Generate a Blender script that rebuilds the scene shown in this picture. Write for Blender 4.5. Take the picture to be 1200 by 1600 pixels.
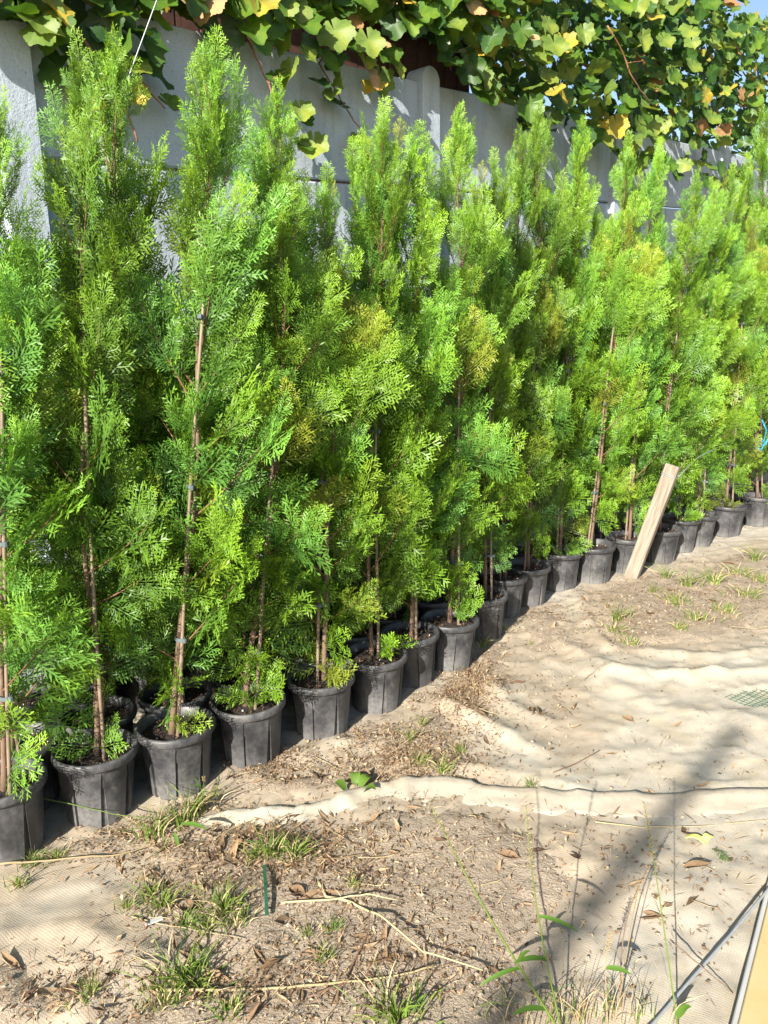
import bpy, math, random
import numpy as np
from mathutils import Vector, Matrix, Quaternion

R = math.radians
scene = bpy.context.scene
for o in list(bpy.data.objects):
    bpy.data.objects.remove(o)
COL = scene.collection
rnd = random.Random(7)
rng = np.random.default_rng(11)

# ------------------------------------------------------------------ camera
CAM_H, PITCH, ROLL, FPX = 1.57, R(12.86), R(-1.14), 1200.0
cam_data = bpy.data.cameras.new("camera")
cam = bpy.data.objects.new("camera", cam_data)
COL.objects.link(cam)
cam_data.sensor_fit = 'VERTICAL'
cam_data.sensor_height = 24.0
cam_data.lens = 18.0
cam_data.clip_start = 0.05
cam_data.clip_end = 500
cam.matrix_world = Matrix.Translation((0, 0, CAM_H)) @ (Matrix.Rotation(R(90) - PITCH, 4, 'X') @ Matrix.Rotation(ROLL, 4, 'Z'))
scene.camera = cam

# ------------------------------------------------------------------ light
SUN_AZ, SUN_EL = R(26.0), R(27.0)          # direction the light travels to, measured from +Y towards +X
world = bpy.data.worlds.new("World")
scene.world = world
world.use_nodes = True
wn = world.node_tree.nodes
wl = world.node_tree.links
wn.clear()
wo = wn.new("ShaderNodeOutputWorld")
wb = wn.new("ShaderNodeBackground")
sky = wn.new("ShaderNodeTexSky")
sky.sky_type = 'NISHITA'
sky.sun_disc = False
sky.sun_elevation = SUN_EL
sky.sun_rotation = SUN_AZ + math.pi
sky.air_density = 1.0
sky.dust_density = 1.2
wb.inputs[1].default_value = 0.075
wl.new(sky.outputs[0], wb.inputs[0])
wl.new(wb.outputs[0], wo.inputs[0])
sun_d = bpy.data.lights.new("sun", 'SUN')
sun_d.energy = 5.0
sun_d.angle = R(0.53)
sun_d.color = (1.0, 0.935, 0.84)
sun = bpy.data.objects.new("sun", sun_d)
COL.objects.link(sun)
sdir = Vector((math.sin(SUN_AZ) * math.cos(SUN_EL), math.cos(SUN_AZ) * math.cos(SUN_EL), -math.sin(SUN_EL)))
sun.rotation_euler = sdir.to_track_quat('-Z', 'Y').to_euler()
sun.location = -sdir * 20
scene.view_settings.view_transform = 'Standard'
scene.view_settings.look = 'None'
scene.view_settings.exposure = 1.4
scene.view_settings.gamma = 1.0
scene.view_settings.use_curve_mapping = False
scene.cycles.max_bounces = 8
scene.cycles.diffuse_bounces = 3
scene.cycles.transmission_bounces = 4
scene.cycles.transparent_max_bounces = 8
scene.cycles.caustics_reflective = False
scene.cycles.caustics_refractive = False

# ------------------------------------------------------------------ measuring helpers (photo measurements -> metres)
def ray(u, v):
    a, b = (u - 600) / FPX, -(v - 800) / FPX
    c, s = math.cos(ROLL), math.sin(ROLL)
    a, b = c * a - s * b, s * a + c * b
    return Vector((a, math.cos(PITCH) + b * math.sin(PITCH), b * math.cos(PITCH) - math.sin(PITCH)))

def G(u, v, z=0.0):
    d = ray(u, v)
    t = (z - CAM_H) / d.z
    return Vector((d.x * t, d.y * t, z))

def atY(u, v, y):
    d = ray(u, v)
    t = y / d.y
    return Vector((d.x * t, y, CAM_H + d.z * t))

ALPHA, WALL_D = R(42.33), 3.10
WDIR = Vector((math.sin(ALPHA), math.cos(ALPHA), 0))
WOUT = Vector((math.cos(ALPHA), -math.sin(ALPHA), 0))   # from the wall towards the camera side
WSLOPE = 0.072
WTOP0 = CAM_H + 1.169

def W(u, v, out=0.0):
    """point on the vertical plane `out` metres in front of the wall face"""
    d = ray(u, v)
    t = (WALL_D - out) / -(d.x * WOUT.x + d.y * WOUT.y)
    return Vector((d.x * t, d.y * t, CAM_H + d.z * t))

def wall_s(p):
    return p.x * WDIR.x + p.y * WDIR.y

# ------------------------------------------------------------------ numpy noise
def _hash(ix, iy, seed):
    h = (ix.astype(np.int64) * 374761393 + iy.astype(np.int64) * 668265263 + seed * 1442695) & 0xffffffff
    h = ((h ^ (h >> 13)) * 1274126177) & 0xffffffff
    return ((h ^ (h >> 16)) & 0xffff) / 65535.0

def vnoise(x, y, seed=0):
    ix, iy = np.floor(x), np.floor(y)
    fx, fy = x - ix, y - iy
    fx = fx * fx * (3 - 2 * fx)
    fy = fy * fy * (3 - 2 * fy)
    a = _hash(ix, iy, seed); b = _hash(ix + 1, iy, seed)
    c = _hash(ix, iy + 1, seed); d = _hash(ix + 1, iy + 1, seed)
    return (a * (1 - fx) + b * fx) * (1 - fy) + (c * (1 - fx) + d * fx) * fy

def fbm(x, y, seed=0, octv=4):
    s, amp, tot = 0, 1.0, 0
    for k in range(octv):
        s = s + amp * vnoise(x * 2 ** k, y * 2 ** k, seed + k * 17)
        tot += amp
        amp *= 0.5
    return s / tot - 0.5

# ------------------------------------------------------------------ object helpers
def tag(o, label=None, cat=None, group=None, kind=None):
    if label: o["label"] = label
    if cat: o["category"] = cat
    if group: o["group"] = group
    if kind: o["kind"] = kind
    return o

def link(name, data, parent=None, mat=None):
    o = bpy.data.objects.new(name, data)
    COL.objects.link(o)
    if parent: o.parent = parent
    if mat and data is not None and not data.materials:
        data.materials.append(mat)
    return o

def empty(name, loc=(0, 0, 0), rz=0.0):
    o = bpy.data.objects.new(name, None)
    COL.objects.link(o)
    o.location = loc
    o.rotation_euler = (0, 0, rz)
    o.empty_display_size = 0.1
    return o

def mesh_np(name, V, Q=None, T=None, attrs=None, mats=(), midx=None, smooth=False):
    """numpy arrays -> mesh; Q quads, T triangles, attrs {name: per-vertex float array}"""
    me = bpy.data.meshes.new(name)
    V = np.asarray(V, dtype=np.float32)
    Q = np.zeros((0, 4), np.int32) if Q is None else np.asarray(Q, np.int32).reshape(-1, 4)
    T = np.zeros((0, 3), np.int32) if T is None else np.asarray(T, np.int32).reshape(-1, 3)
    me.vertices.add(len(V))
    me.vertices.foreach_set("co", V.ravel())
    nl = Q.size + T.size
    me.loops.add(nl)
    me.loops.foreach_set("vertex_index", np.concatenate([Q.ravel(), T.ravel()]))
    me.polygons.add(len(Q) + len(T))
    starts = np.concatenate([np.arange(len(Q)) * 4, Q.size + np.arange(len(T)) * 3]).astype(np.int32)
    me.polygons.foreach_set("loop_start", starts)
    me.polygons.foreach_set("use_smooth", np.full(len(Q) + len(T), bool(smooth)))
    for m in mats: me.materials.append(m)
    if midx is not None:
        me.polygons.foreach_set("material_index", np.asarray(midx, np.int32))
    for k, a in (attrs or {}).items():
        at = me.attributes.new(k, 'FLOAT', 'POINT')
        at.data.foreach_set("value", np.asarray(a, np.float32))
    me.update(calc_edges=True)
    me.validate()
    return me

class MB:
    """collects quads and triangles of one mesh"""
    def __init__(s):
        s.V, s.Q, s.T, s.A = [], [], [], []
        s.mq, s.mt = [], []
    def add(s, V, Q=(), T=(), a=0.0, m=0):
        b = len(s.V)
        s.V += [tuple(p) for p in V]
        s.A += (list(a) if hasattr(a, '__len__') else [a] * len(V))
        s.Q += [tuple(i + b for i in q) for q in Q]; s.mq += [m] * len(Q)
        s.T += [tuple(i + b for i in t) for t in T]; s.mt += [m] * len(T)
    def box(s, c, size, M=None, m=0, bev=0.0):
        x, y, z = (d / 2 for d in size)
        if bev <= 0:
            P = [(-x, -y, -z), (x, -y, -z), (x, y, -z), (-x, y, -z), (-x, -y, z), (x, -y, z), (x, y, z), (-x, y, z)]
            Q = [(0, 3, 2, 1), (4, 5, 6, 7), (0, 1, 5, 4), (1, 2, 6, 5), (2, 3, 7, 6), (3, 0, 4, 7)]
            T = []
        else:
            P, Q, T = [], [], []
            b = bev
            idx = {}
            for sx in (-1, 1):
                for sy in (-1, 1):
                    for sz in (-1, 1):
                        for ax in range(3):
                            q = [sx * (x - b), sy * (y - b), sz * (z - b)]
                            q[ax] = (sx * x, sy * y, sz * z)[ax]
                            idx[(sx, sy, sz, ax)] = len(P); P.append(tuple(q))
            def f(*k): Q.append(tuple(idx[i] for i in k))
            for sx in (-1, 1):
                k = [(sx, -1, -1, 0), (sx, 1, -1, 0), (sx, 1, 1, 0), (sx, -1, 1, 0)]; f(*(k if sx > 0 else k[::-1]))
                k = [(-1, sx, -1, 1), (-1, sx, 1, 1), (1, sx, 1, 1), (1, sx, -1, 1)]; f(*(k if sx > 0 else k[::-1]))
                k = [(-1, -1, sx, 2), (1, -1, sx, 2), (1, 1, sx, 2), (-1, 1, sx, 2)]; f(*(k if sx > 0 else k[::-1]))
            for a_ in (-1, 1):
                for b_ in (-1, 1):
                    f((-1, a_, b_, 1), (1, a_, b_, 1), (1, a_, b_, 2), (-1, a_, b_, 2))
                    f((a_, -1, b_, 0), (a_, 1, b_, 0), (a_, 1, b_, 2), (a_, -1, b_, 2))
                    f((a_, b_, -1, 0), (a_, b_, 1, 0), (a_, b_, 1, 1), (a_, b_, -1, 1))
                    for c_ in (-1, 1):
                        T.append((idx[(a_, b_, c_, 0)], idx[(a_, b_, c_, 1)], idx[(a_, b_, c_, 2)]))
        c = Vector(c)
        P = [(M @ Vector(p) + c) if M else (Vector(p) + c) for p in P]
        s.add(P, Q, T, m=m)
    def tube(s, pts, rad, n=6, cap=True, a=0.0, m=0):
        pts = [Vector(p) for p in pts]
        if not hasattr(rad, '__len__'): rad = [rad] * len(pts)
        up = Vector((0, 0, 1)) if abs((pts[-1] - pts[0]).normalized().z) < 0.9 else Vector((1, 0, 0))
        V, Q, T = [], [], []
        for i, p in enumerate(pts):
            t = (pts[min(i + 1, len(pts) - 1)] - pts[max(i - 1, 0)]).normalized()
            x = t.cross(up).normalized(); y = x.cross(t)
            for k in range(n):
                an = 2 * math.pi * k / n
                V.append(p + (x * math.cos(an) + y * math.sin(an)) * rad[i])
        for i in range(len(pts) - 1):
            for k in range(n):
                k2 = (k + 1) % n
                Q.append((i * n + k, i * n + k2, (i + 1) * n + k2, (i + 1) * n + k))
        if cap:
            V += [pts[0], pts[-1]]
            c0, c1 = len(V) - 2, len(V) - 1
            e = (len(pts) - 1) * n
            for k in range(n):
                k2 = (k + 1) % n
                T.append((c0, k2, k)); T.append((c1, e + k, e + k2))
        s.add(V, Q, T, a=a, m=m)
    def strip(s, pts, wid, nrm, a=0.0, m=0, fold=0.0):
        """a blade: strip of quads along pts, folded along its midrib"""
        V, Q = [], []
        pts = [Vector(p) for p in pts]
        for i, p in enumerate(pts):
            t = (pts[min(i + 1, len(pts) - 1)] - pts[max(i - 1, 0)]).normalized()
            x = t.cross(nrm).normalized(); y = x.cross(t)
            w = wid[i] / 2
            V += [p - x * w + y * fold * w, p, p + x * w + y * fold * w]
        for i in range(len(pts) - 1):
            b = 3 * i
            Q += [(b, b + 1, b + 4, b + 3), (b + 1, b + 2, b + 5, b + 4)]
        s.add(V, Q, a=a, m=m)
    def mesh(s, name, mats=(), smooth=False, attr='tone'):
        return mesh_np(name, s.V, s.Q, s.T, {attr: s.A}, mats, s.mq + s.mt, smooth)

# ------------------------------------------------------------------ materials
def newmat(name):
    m = bpy.data.materials.new(name)
    m.use_nodes = True
    nt = m.node_tree
    nt.nodes.clear()
    out = nt.nodes.new("ShaderNodeOutputMaterial")
    bs = nt.nodes.new("ShaderNodeBsdfPrincipled")
    nt.links.new(bs.outputs[0], out.inputs[0])
    return m, nt, bs, out

def nd(nt, typ, **kw):
    n = nt.nodes.new(typ)
    for k, v in kw.items():
        if k.startswith('i_'):
            key = k[2:]
            n.inputs[int(key) if key.isdigit() else key].default_value = v
        else:
            setattr(n, k, v)
    return n

def noise_node(nt, scale, detail=4, rough=0.6, coord='Object', dist=0.0):
    tc = nt.nodes.new("ShaderNodeTexCoord")
    n = nd(nt, "ShaderNodeTexNoise")
    n.inputs['Scale'].default_value = scale
    n.inputs['Detail'].default_value = detail
    n.inputs['Roughness'].default_value = rough
    n.inputs['Distortion'].default_value = dist
    nt.links.new(tc.outputs[coord], n.inputs['Vector'])
    return n.outputs['Fac']

def ramp(nt, fac, stops):
    r = nt.nodes.new("ShaderNodeValToRGB")
    els = r.color_ramp.elements
    while len(els) < len(stops): els.new(0.5)
    for e, (p, c) in zip(els, stops):
        e.position = p
        e.color = (c[0], c[1], c[2], 1) if hasattr(c, '__len__') else (c, c, c, 1)
    nt.links.new(fac, r.inputs[0])
    return r.outputs[0]

def mix(nt, fac, a, b, mode='MIX'):
    m = nt.nodes.new("ShaderNodeMix")
    m.data_type = 'RGBA'
    m.blend_type = mode
    for sock, val in ((m.inputs[0], fac), (m.inputs[6], a), (m.inputs[7], b)):
        if hasattr(val, 'is_linked'): nt.links.new(val, sock)
        elif hasattr(val, '__len__'): sock.default_value = (val[0], val[1], val[2], 1)
        else: sock.default_value = val
    return m.outputs[2]

def math_n(nt, op, a, b=0.5, clamp=False):
    m = nt.nodes.new("ShaderNodeMath")
    m.operation = op
    m.use_clamp = clamp
    for sock, val in ((m.inputs[0], a), (m.inputs[1], b)):
        if hasattr(val, 'is_linked'): nt.links.new(val, sock)
        else: sock.default_value = val
    return m.outputs[0]

def attr_n(nt, name):
    a = nt.nodes.new("ShaderNodeAttribute")
    a.attribute_name = name
    return a.outputs['Fac']

def bump(nt, bs, h, strength=0.3, dist=0.01):
    b = nt.nodes.new("ShaderNodeBump")
    b.inputs['Strength'].default_value = strength
    b.inputs['Distance'].default_value = dist
    nt.links.new(h, b.inputs['Height'])
    nt.links.new(b.outputs[0], bs.inputs['Normal'])

def obj_random(nt):
    return nt.nodes.new("ShaderNodeObjectInfo").outputs['Random']

def leafy(name, col_fn, rough=0.5, transl=0.35, tint=1.25):
    m, nt, bs, out = newmat(name)
    c = col_fn(nt)
    nt.links.new(c, bs.inputs['Base Color'])
    bs.inputs['Roughness'].default_value = rough
    bs.inputs['Specular IOR Level'].default_value = 0.35
    tr = nt.nodes.new("ShaderNodeBsdfTranslucent")
    tc = mix(nt, 1.0, c, (tint * 1.1, tint, tint * 0.5), 'MULTIPLY')
    nt.links.new(tc, tr.inputs[0])
    ms = nt.nodes.new("ShaderNodeMixShader")
    ms.inputs[0].default_value = transl
    nt.links.new(bs.outputs[0], ms.inputs[1])
    nt.links.new(tr.outputs[0], ms.inputs[2])
    nt.links.new(ms.outputs[0], out.inputs[0])
    return m

def simple(name, col, rough=0.7, var=0.25, scale=12, bmp=0.0, metal=0.0, spec=0.4):
    m, nt, bs, out = newmat(name)
    f = noise_node(nt, scale, 5, 0.65)
    lo = tuple(c * (1 - var) for c in col); hi = tuple(min(1, c * (1 + var)) for c in col)
    nt.links.new(ramp(nt, f, [(0.3, lo), (0.7, hi)]), bs.inputs['Base Color'])
    bs.inputs['Roughness'].default_value = rough
    bs.inputs['Metallic'].default_value = metal
    bs.inputs['Specular IOR Level'].default_value = spec
    if bmp: bump(nt, bs, noise_node(nt, scale * 4, 5, 0.7), bmp, 0.01)
    return m

# foliage of the conifers: tone 0 = old inner scale leaves, coloured darker for shade inside the crown, 1 = young tips; hue differs from spray to spray
def _con(nt):
    tone, hue = attr_n(nt, 'tone'), attr_n(nt, 'hue')
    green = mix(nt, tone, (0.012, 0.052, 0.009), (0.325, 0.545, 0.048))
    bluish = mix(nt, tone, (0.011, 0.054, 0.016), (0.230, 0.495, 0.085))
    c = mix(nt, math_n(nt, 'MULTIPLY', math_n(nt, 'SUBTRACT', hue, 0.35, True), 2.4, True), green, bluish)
    yel = mix(nt, tone, (0.095, 0.110, 0.020), (0.40, 0.42, 0.055))
    c = mix(nt, math_n(nt, 'MULTIPLY', math_n(nt, 'SUBTRACT', 0.16, hue, True), 5.0, True), c, yel)
    v = math_n(nt, 'ADD', math_n(nt, 'MULTIPLY', obj_random(nt), 0.45), 0.8)
    hs = nt.nodes.new("ShaderNodeHueSaturation")
    nt.links.new(v, hs.inputs['Value'])
    hs.inputs['Saturation'].default_value = 1.02
    nt.links.new(c, hs.inputs['Color'])
    return hs.outputs[0]
M_CON = leafy("conifer_foliage", _con, 0.45, 0.31, 1.35)

m, nt, bs, out = newmat("bark")
f = noise_node(nt, 30, 6, 0.7, dist=0.6)
f2 = noise_node(nt, 4, 3, 0.6)
c = mix(nt, f2, ramp(nt, f, [(0.3, (0.055, 0.038, 0.028)), (0.55, (0.16, 0.115, 0.08)), (0.75, (0.27, 0.22, 0.175))]), (0.15, 0.085, 0.05))
limb = attr_n(nt, 'tone')
c = mix(nt, limb, c, (0.17, 0.072, 0.035))
nt.links.new(c, bs.inputs['Base Color']); bs.inputs['Roughness'].default_value = 0.85
bump(nt, bs, f, 0.6, 0.004)
M_BARK = m

m, nt, bs, out = newmat("bamboo_cane")
f = noise_node(nt, 9, 5, 0.7)
c = ramp(nt, f, [(0.25, (0.10, 0.068, 0.045)), (0.5, (0.195, 0.145, 0.098)), (0.8, (0.27, 0.22, 0.155))])
nt.links.new(c, bs.inputs['Base Color']); bs.inputs['Roughness'].default_value = 0.55
M_CANE = m

m, nt, bs, out = newmat("pot_plastic")
f = noise_node(nt, 7, 6, 0.7)
f2 = noise_node(nt, 55, 4, 0.7)
sep = nt.nodes.new("ShaderNodeSeparateXYZ")
tc = nt.nodes.new("ShaderNodeTexCoord")
nt.links.new(tc.outputs['Object'], sep.inputs[0])
low = math_n(nt, 'MULTIPLY', math_n(nt, 'SUBTRACT', 0.09, sep.outputs[2], True), 8.0, True)
dust = math_n(nt, 'ADD', math_n(nt, 'MULTIPLY', ramp(nt, f, [(0.36, 0.0), (0.66, 1.0)]), ramp(nt, f2, [(0.3, 0.45), (0.7, 1.0)])), math_n(nt, 'MULTIPLY', low, math_n(nt, 'ADD', f, 0.25)), True)
dust = math_n(nt, 'MULTIPLY', dust, math_n(nt, 'ADD', math_n(nt, 'MULTIPLY', obj_random(nt), 0.5), 0.5), True)
c = mix(nt, dust, (0.022, 0.023, 0.027), (0.150, 0.147, 0.142))
nt.links.new(c, bs.inputs['Base Color'])
nt.links.new(math_n(nt, 'ADD', math_n(nt, 'MULTIPLY', dust, 0.4), 0.42), bs.inputs['Roughness'])
bump(nt, bs, f2, 0.15, 0.002)
M_POT = m

m, nt, bs, out = newmat("potting_soil")
f = noise_node(nt, 60, 6, 0.75)
c = ramp(nt, f, [(0.3, (0.008, 0.006, 0.005)), (0.55, (0.026, 0.017, 0.012)), (0.8, (0.07, 0.042, 0.026))])
nt.links.new(c, bs.inputs['Base Color']); bs.inputs['Roughness'].default_value = 0.95
bump(nt, bs, f, 0.9, 0.01)
M_SOIL = m
M_CHIP = simple("bark_chip", (0.075, 0.043, 0.024), 0.9, 0.6, 40)
M_PERL = simple("pale_grit", (0.62, 0.60, 0.55), 0.9, 0.15, 40)
M_TIE = simple("tie_band", (0.085, 0.11, 0.115), 0.6, 0.2, 30)

m, nt, bs, out = newmat("concrete")
f = noise_node(nt, 3.5, 6, 0.62)
f2 = noise_node(nt, 45, 4, 0.7)
f3 = noise_node(nt, 150, 3, 0.7)
c = ramp(nt, f, [(0.3, (0.38, 0.435, 0.50)), (0.7, (0.47, 0.53, 0.595))])  # grey concrete, with blue skylight on the shaded wall put into its colour
pits = ramp(nt, f2, [(0.27, 0.25), (0.36, 1.0)])
c = mix(nt, 1.0, c, pits, 'MULTIPLY')
c = mix(nt, 1.0, c, ramp(nt, f3, [(0.3, 0.85), (0.7, 1.12)]), 'MULTIPLY')
tcw = nt.nodes.new("ShaderNodeTexCoord"); mpw = nt.nodes.new("ShaderNodeMapping"); mpw.inputs['Scale'].default_value = (7, 7, 0.7)
nt.links.new(tcw.outputs['Object'], mpw.inputs[0])
nw_ = nd(nt, "ShaderNodeTexNoise"); nw_.inputs['Scale'].default_value = 1.6; nw_.inputs['Detail'].default_value = 6; nw_.inputs['Roughness'].default_value = 0.65
nt.links.new(mpw.outputs[0], nw_.inputs['Vector'])
c = mix(nt, 1.0, c, ramp(nt, nw_.outputs['Fac'], [(0.32, (0.72, 0.72, 0.69)), (0.5, 1.0)]), 'MULTIPLY')
nt.links.new(c, bs.inputs['Base Color']); bs.inputs['Roughness'].default_value = 0.9
bump(nt, bs, math_n(nt, 'ADD', f2, math_n(nt, 'MULTIPLY', f3, 0.5)), 0.45, 0.008)
M_CONC = m

m, nt, bs, out = newmat("sandy_dirt")
f = noise_node(nt, 2.2, 5, 0.6)
f2 = noise_node(nt, 28, 6, 0.72)
f3 = noise_node(nt, 140, 3, 0.7)
c = ramp(nt, f, [(0.3, (0.300, 0.238, 0.170)), (0.7, (0.385, 0.318, 0.240))])
c = mix(nt, 1.0, c, ramp(nt, f2, [(0.28, 0.72), (0.5, 1.0), (0.75, 1.10)]), 'MULTIPLY')
c = mix(nt, 1.0, c, ramp(nt, f3, [(0.3, 0.72), (0.65, 1.1)]), 'MULTIPLY')
nt.links.new(c, bs.inputs['Base Color']); bs.inputs['Roughness'].default_value = 0.95
bs.inputs['Specular IOR Level'].default_value = 0.2
bump(nt, bs, math_n(nt, 'ADD', f2, math_n(nt, 'MULTIPLY', f3, 0.6)), 0.8, 0.012)
M_DIRT = m

m, nt, bs, out = newmat("woven_fabric")
tc = nt.nodes.new("ShaderNodeTexCoord")
mp = nt.nodes.new("ShaderNodeMapping")
mp.inputs['Rotation'].default_value = (0, 0, R(33))
nt.links.new(tc.outputs['Object'], mp.inputs[0])
w1 = nd(nt, "ShaderNodeTexWave", wave_type='BANDS', bands_direction='X'); w1.inputs['Scale'].default_value = 44; nt.links.new(mp.outputs[0], w1.inputs['Vector'])
w2 = nd(nt, "ShaderNodeTexWave", wave_type='BANDS', bands_direction='Y'); w2.inputs['Scale'].default_value = 44; nt.links.new(mp.outputs[0], w2.inputs['Vector'])
weave = math_n(nt, 'MULTIPLY', w1.outputs['Fac'], w2.outputs['Fac'])
f = noise_node(nt, 1.6, 6, 0.62, dist=0.4)
f2 = noise_node(nt, 22, 5, 0.7)
f4 = noise_node(nt, 5, 5, 0.65)
dustA = attr_n(nt, 'dust')
base = mix(nt, weave, (0.42, 0.39, 0.322), (0.365, 0.332, 0.262))
base = mix(nt, ramp(nt, f4, [(0.52, 0.0), (0.72, 0.55)]), base, (0.38, 0.345, 0.21))
dm = math_n(nt, 'ADD', math_n(nt, 'ADD', math_n(nt, 'MULTIPLY', ramp(nt, f, [(0.42, 0.0), (0.68, 1.0)]), 0.42), math_n(nt, 'MULTIPLY', ramp(nt, f4, [(0.45, 0.0), (0.6, 1.0)]), 0.30)), dustA)
dm = math_n(nt, 'ADD', dm, math_n(nt, 'MULTIPLY', math_n(nt, 'SUBTRACT', f2, 0.5), 0.9), True)
c = mix(nt, dm, base, (0.345, 0.287, 0.213))
c = mix(nt, 1.0, c, ramp(nt, f2, [(0.25, 0.78), (0.6, 1.05)]), 'MULTIPLY')
nt.links.new(c, bs.inputs['Base Color']); bs.inputs['Roughness'].default_value = 0.75
bs.inputs['Specular IOR Level'].default_value = 0.25
bump(nt, bs, math_n(nt, 'ADD', math_n(nt, 'MULTIPLY', weave, 0.25), f2), 0.35, 0.006)
M_FAB = m
M_HEM = simple("cream_fabric_hem", (0.43, 0.39, 0.29), 0.6, 0.22, 6, 0.25)

def vine_col(lo, hi, vein):
    def fn(nt):
        r = obj_random(nt)
        n = noise_node(nt, 14, 4, 0.6)
        c = mix(nt, r, lo, hi)
        c = mix(nt, 1.0, c, ramp(nt, n, [(0.3, (0.6, 0.7, 0.7)), (0.55, 1.0), (0.75, (1.7, 1.3, 0.9))]), 'MULTIPLY')
        v = math_n(nt, 'POWER', attr_n(nt, 'tone'), 12.0)
        return mix(nt, math_n(nt, 'MULTIPLY', v, 0.55), c, vein)
    return fn
M_VL = [leafy("vine_leaf_green", vine_col((0.045, 0.115, 0.016), (0.105, 0.20, 0.025), (0.20, 0.27, 0.06)), 0.42, 0.38, 1.5),
        leafy("vine_leaf_pale", vine_col((0.11, 0.185, 0.030), (0.19, 0.265, 0.05), (0.32, 0.34, 0.10)), 0.5, 0.35, 1.4),
        leafy("vine_leaf_yellow", vine_col((0.30, 0.28, 0.045), (0.46, 0.36, 0.06), (0.30, 0.26, 0.05)), 0.55, 0.35, 1.3),
        leafy("vine_leaf_dry", vine_col((0.24, 0.13, 0.055), (0.42, 0.32, 0.17), (0.22, 0.13, 0.06)), 0.7, 0.25, 1.1),
        leafy("vine_leaf_dark", vine_col((0.028, 0.075, 0.018), (0.05, 0.115, 0.026), (0.10, 0.15, 0.05)), 0.42, 0.30, 1.4)]
M_VCANE = simple("vine_cane", (0.25, 0.12, 0.065), 0.7, 0.35, 25, 0.2)
M_GRAPE = simple("grape_skin", (0.38, 0.31, 0.17), 0.3, 0.3, 30)
M_GRASS = leafy("grass_blade", lambda nt: mix(nt, attr_n(nt, 'tone'), (0.065, 0.155, 0.020), (0.19, 0.26, 0.045)), 0.5, 0.3, 1.2)
M_STRAW = leafy("dry_straw", lambda nt: mix(nt, attr_n(nt, 'tone'), (0.24, 0.165, 0.085), (0.50, 0.42, 0.24)), 0.7, 0.2, 1.0)
def _dry(lo, hi):
    return lambda nt: mix(nt, 1.0, mix(nt, obj_random(nt), lo, hi), ramp(nt, noise_node(nt, 45, 4, 0.7), [(0.3, 0.65), (0.7, 1.2)]), 'MULTIPLY')
M_DRY = [leafy("dry_leaf_brown", _dry((0.15, 0.095, 0.05), (0.25, 0.165, 0.095)), 0.8, 0.12, 1.0),
         leafy("dry_leaf_tan", _dry((0.27, 0.175, 0.095), (0.42, 0.31, 0.19)), 0.75, 0.15, 1.0),
         leafy("dry_leaf_dark", _dry((0.065, 0.038, 0.022), (0.12, 0.07, 0.042)), 0.85, 0.05, 1.0)]
M_LITTER = leafy("leaf_litter", lambda nt: ramp(nt, attr_n(nt, 'tone'), [(0.0, (0.07, 0.042, 0.024)), (0.35, (0.19, 0.115, 0.062)), (0.7, (0.32, 0.225, 0.13)), (1.0, (0.46, 0.37, 0.23))]), 0.85, 0.1, 1.0)
M_STONE = simple("stone", (0.31, 0.26, 0.195), 0.9, 0.3, 18, 0.4)
m, nt, bs, out = newmat("sawn_wood")
tc = nt.nodes.new("ShaderNodeTexCoord"); mp = nt.nodes.new("ShaderNodeMapping"); mp.inputs['Scale'].default_value = (26, 26, 2.2)
nt.links.new(tc.outputs['Object'], mp.inputs[0])
n = nd(nt, "ShaderNodeTexNoise"); n.inputs['Scale'].default_value = 2.2; n.inputs['Detail'].default_value = 6; n.inputs['Distortion'].default_value = 1.0
nt.links.new(mp.outputs[0], n.inputs['Vector'])
c = ramp(nt, n.outputs['Fac'], [(0.25, (0.11, 0.085, 0.065)), (0.5, (0.215, 0.175, 0.135)), (0.75, (0.29, 0.25, 0.20))])
nt.links.new(c, bs.inputs['Base Color']); bs.inputs['Roughness'].default_value = 0.85
bump(nt, bs, n.outputs['Fac'], 0.4, 0.003)
M_WOOD = m
M_RUST = simple("rust_brown_boards", (0.070, 0.030, 0.020), 0.85, 0.35, 9, 0.3)
M_WIRE = simple("grey_wire", (0.30, 0.32, 0.33), 0.45, 0.15, 30, 0, 0.3)
M_BLUE = simple("blue_twine", (0.02, 0.27, 0.50), 0.6, 0.2, 30)
M_NET = simple("green_plastic", (0.022, 0.095, 0.055), 0.5, 0.25, 20)
M_YEL = simple("yellow_plastic", (0.70, 0.66, 0.16), 0.5, 0.2, 30)
m, nt, bs, out = newmat("cream_paint_rust")
f = noise_node(nt, 38, 2, 0.5)
f2 = noise_node(nt, 6, 4, 0.6)
c = mix(nt, ramp(nt, f2, [(0.3, 0.0), (0.7, 1.0)]), (0.44, 0.335, 0.145), (0.48, 0.40, 0.21))
c = mix(nt, ramp(nt, f, [(0.66, 0.0), (0.74, 0.85)]), c, (0.38, 0.17, 0.04))
nt.links.new(c, bs.inputs['Base Color']); bs.inputs['Roughness'].default_value = 0.5
M_CREAM = m
M_WHITEP = simple("white_paint", (0.40, 0.40, 0.385), 0.45, 0.08, 9)

# ------------------------------------------------------------------ ground and fabric height fields
def poly_px(px):
    return np.array([(G(u, v).x, G(u, v).y) for u, v in px])

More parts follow.
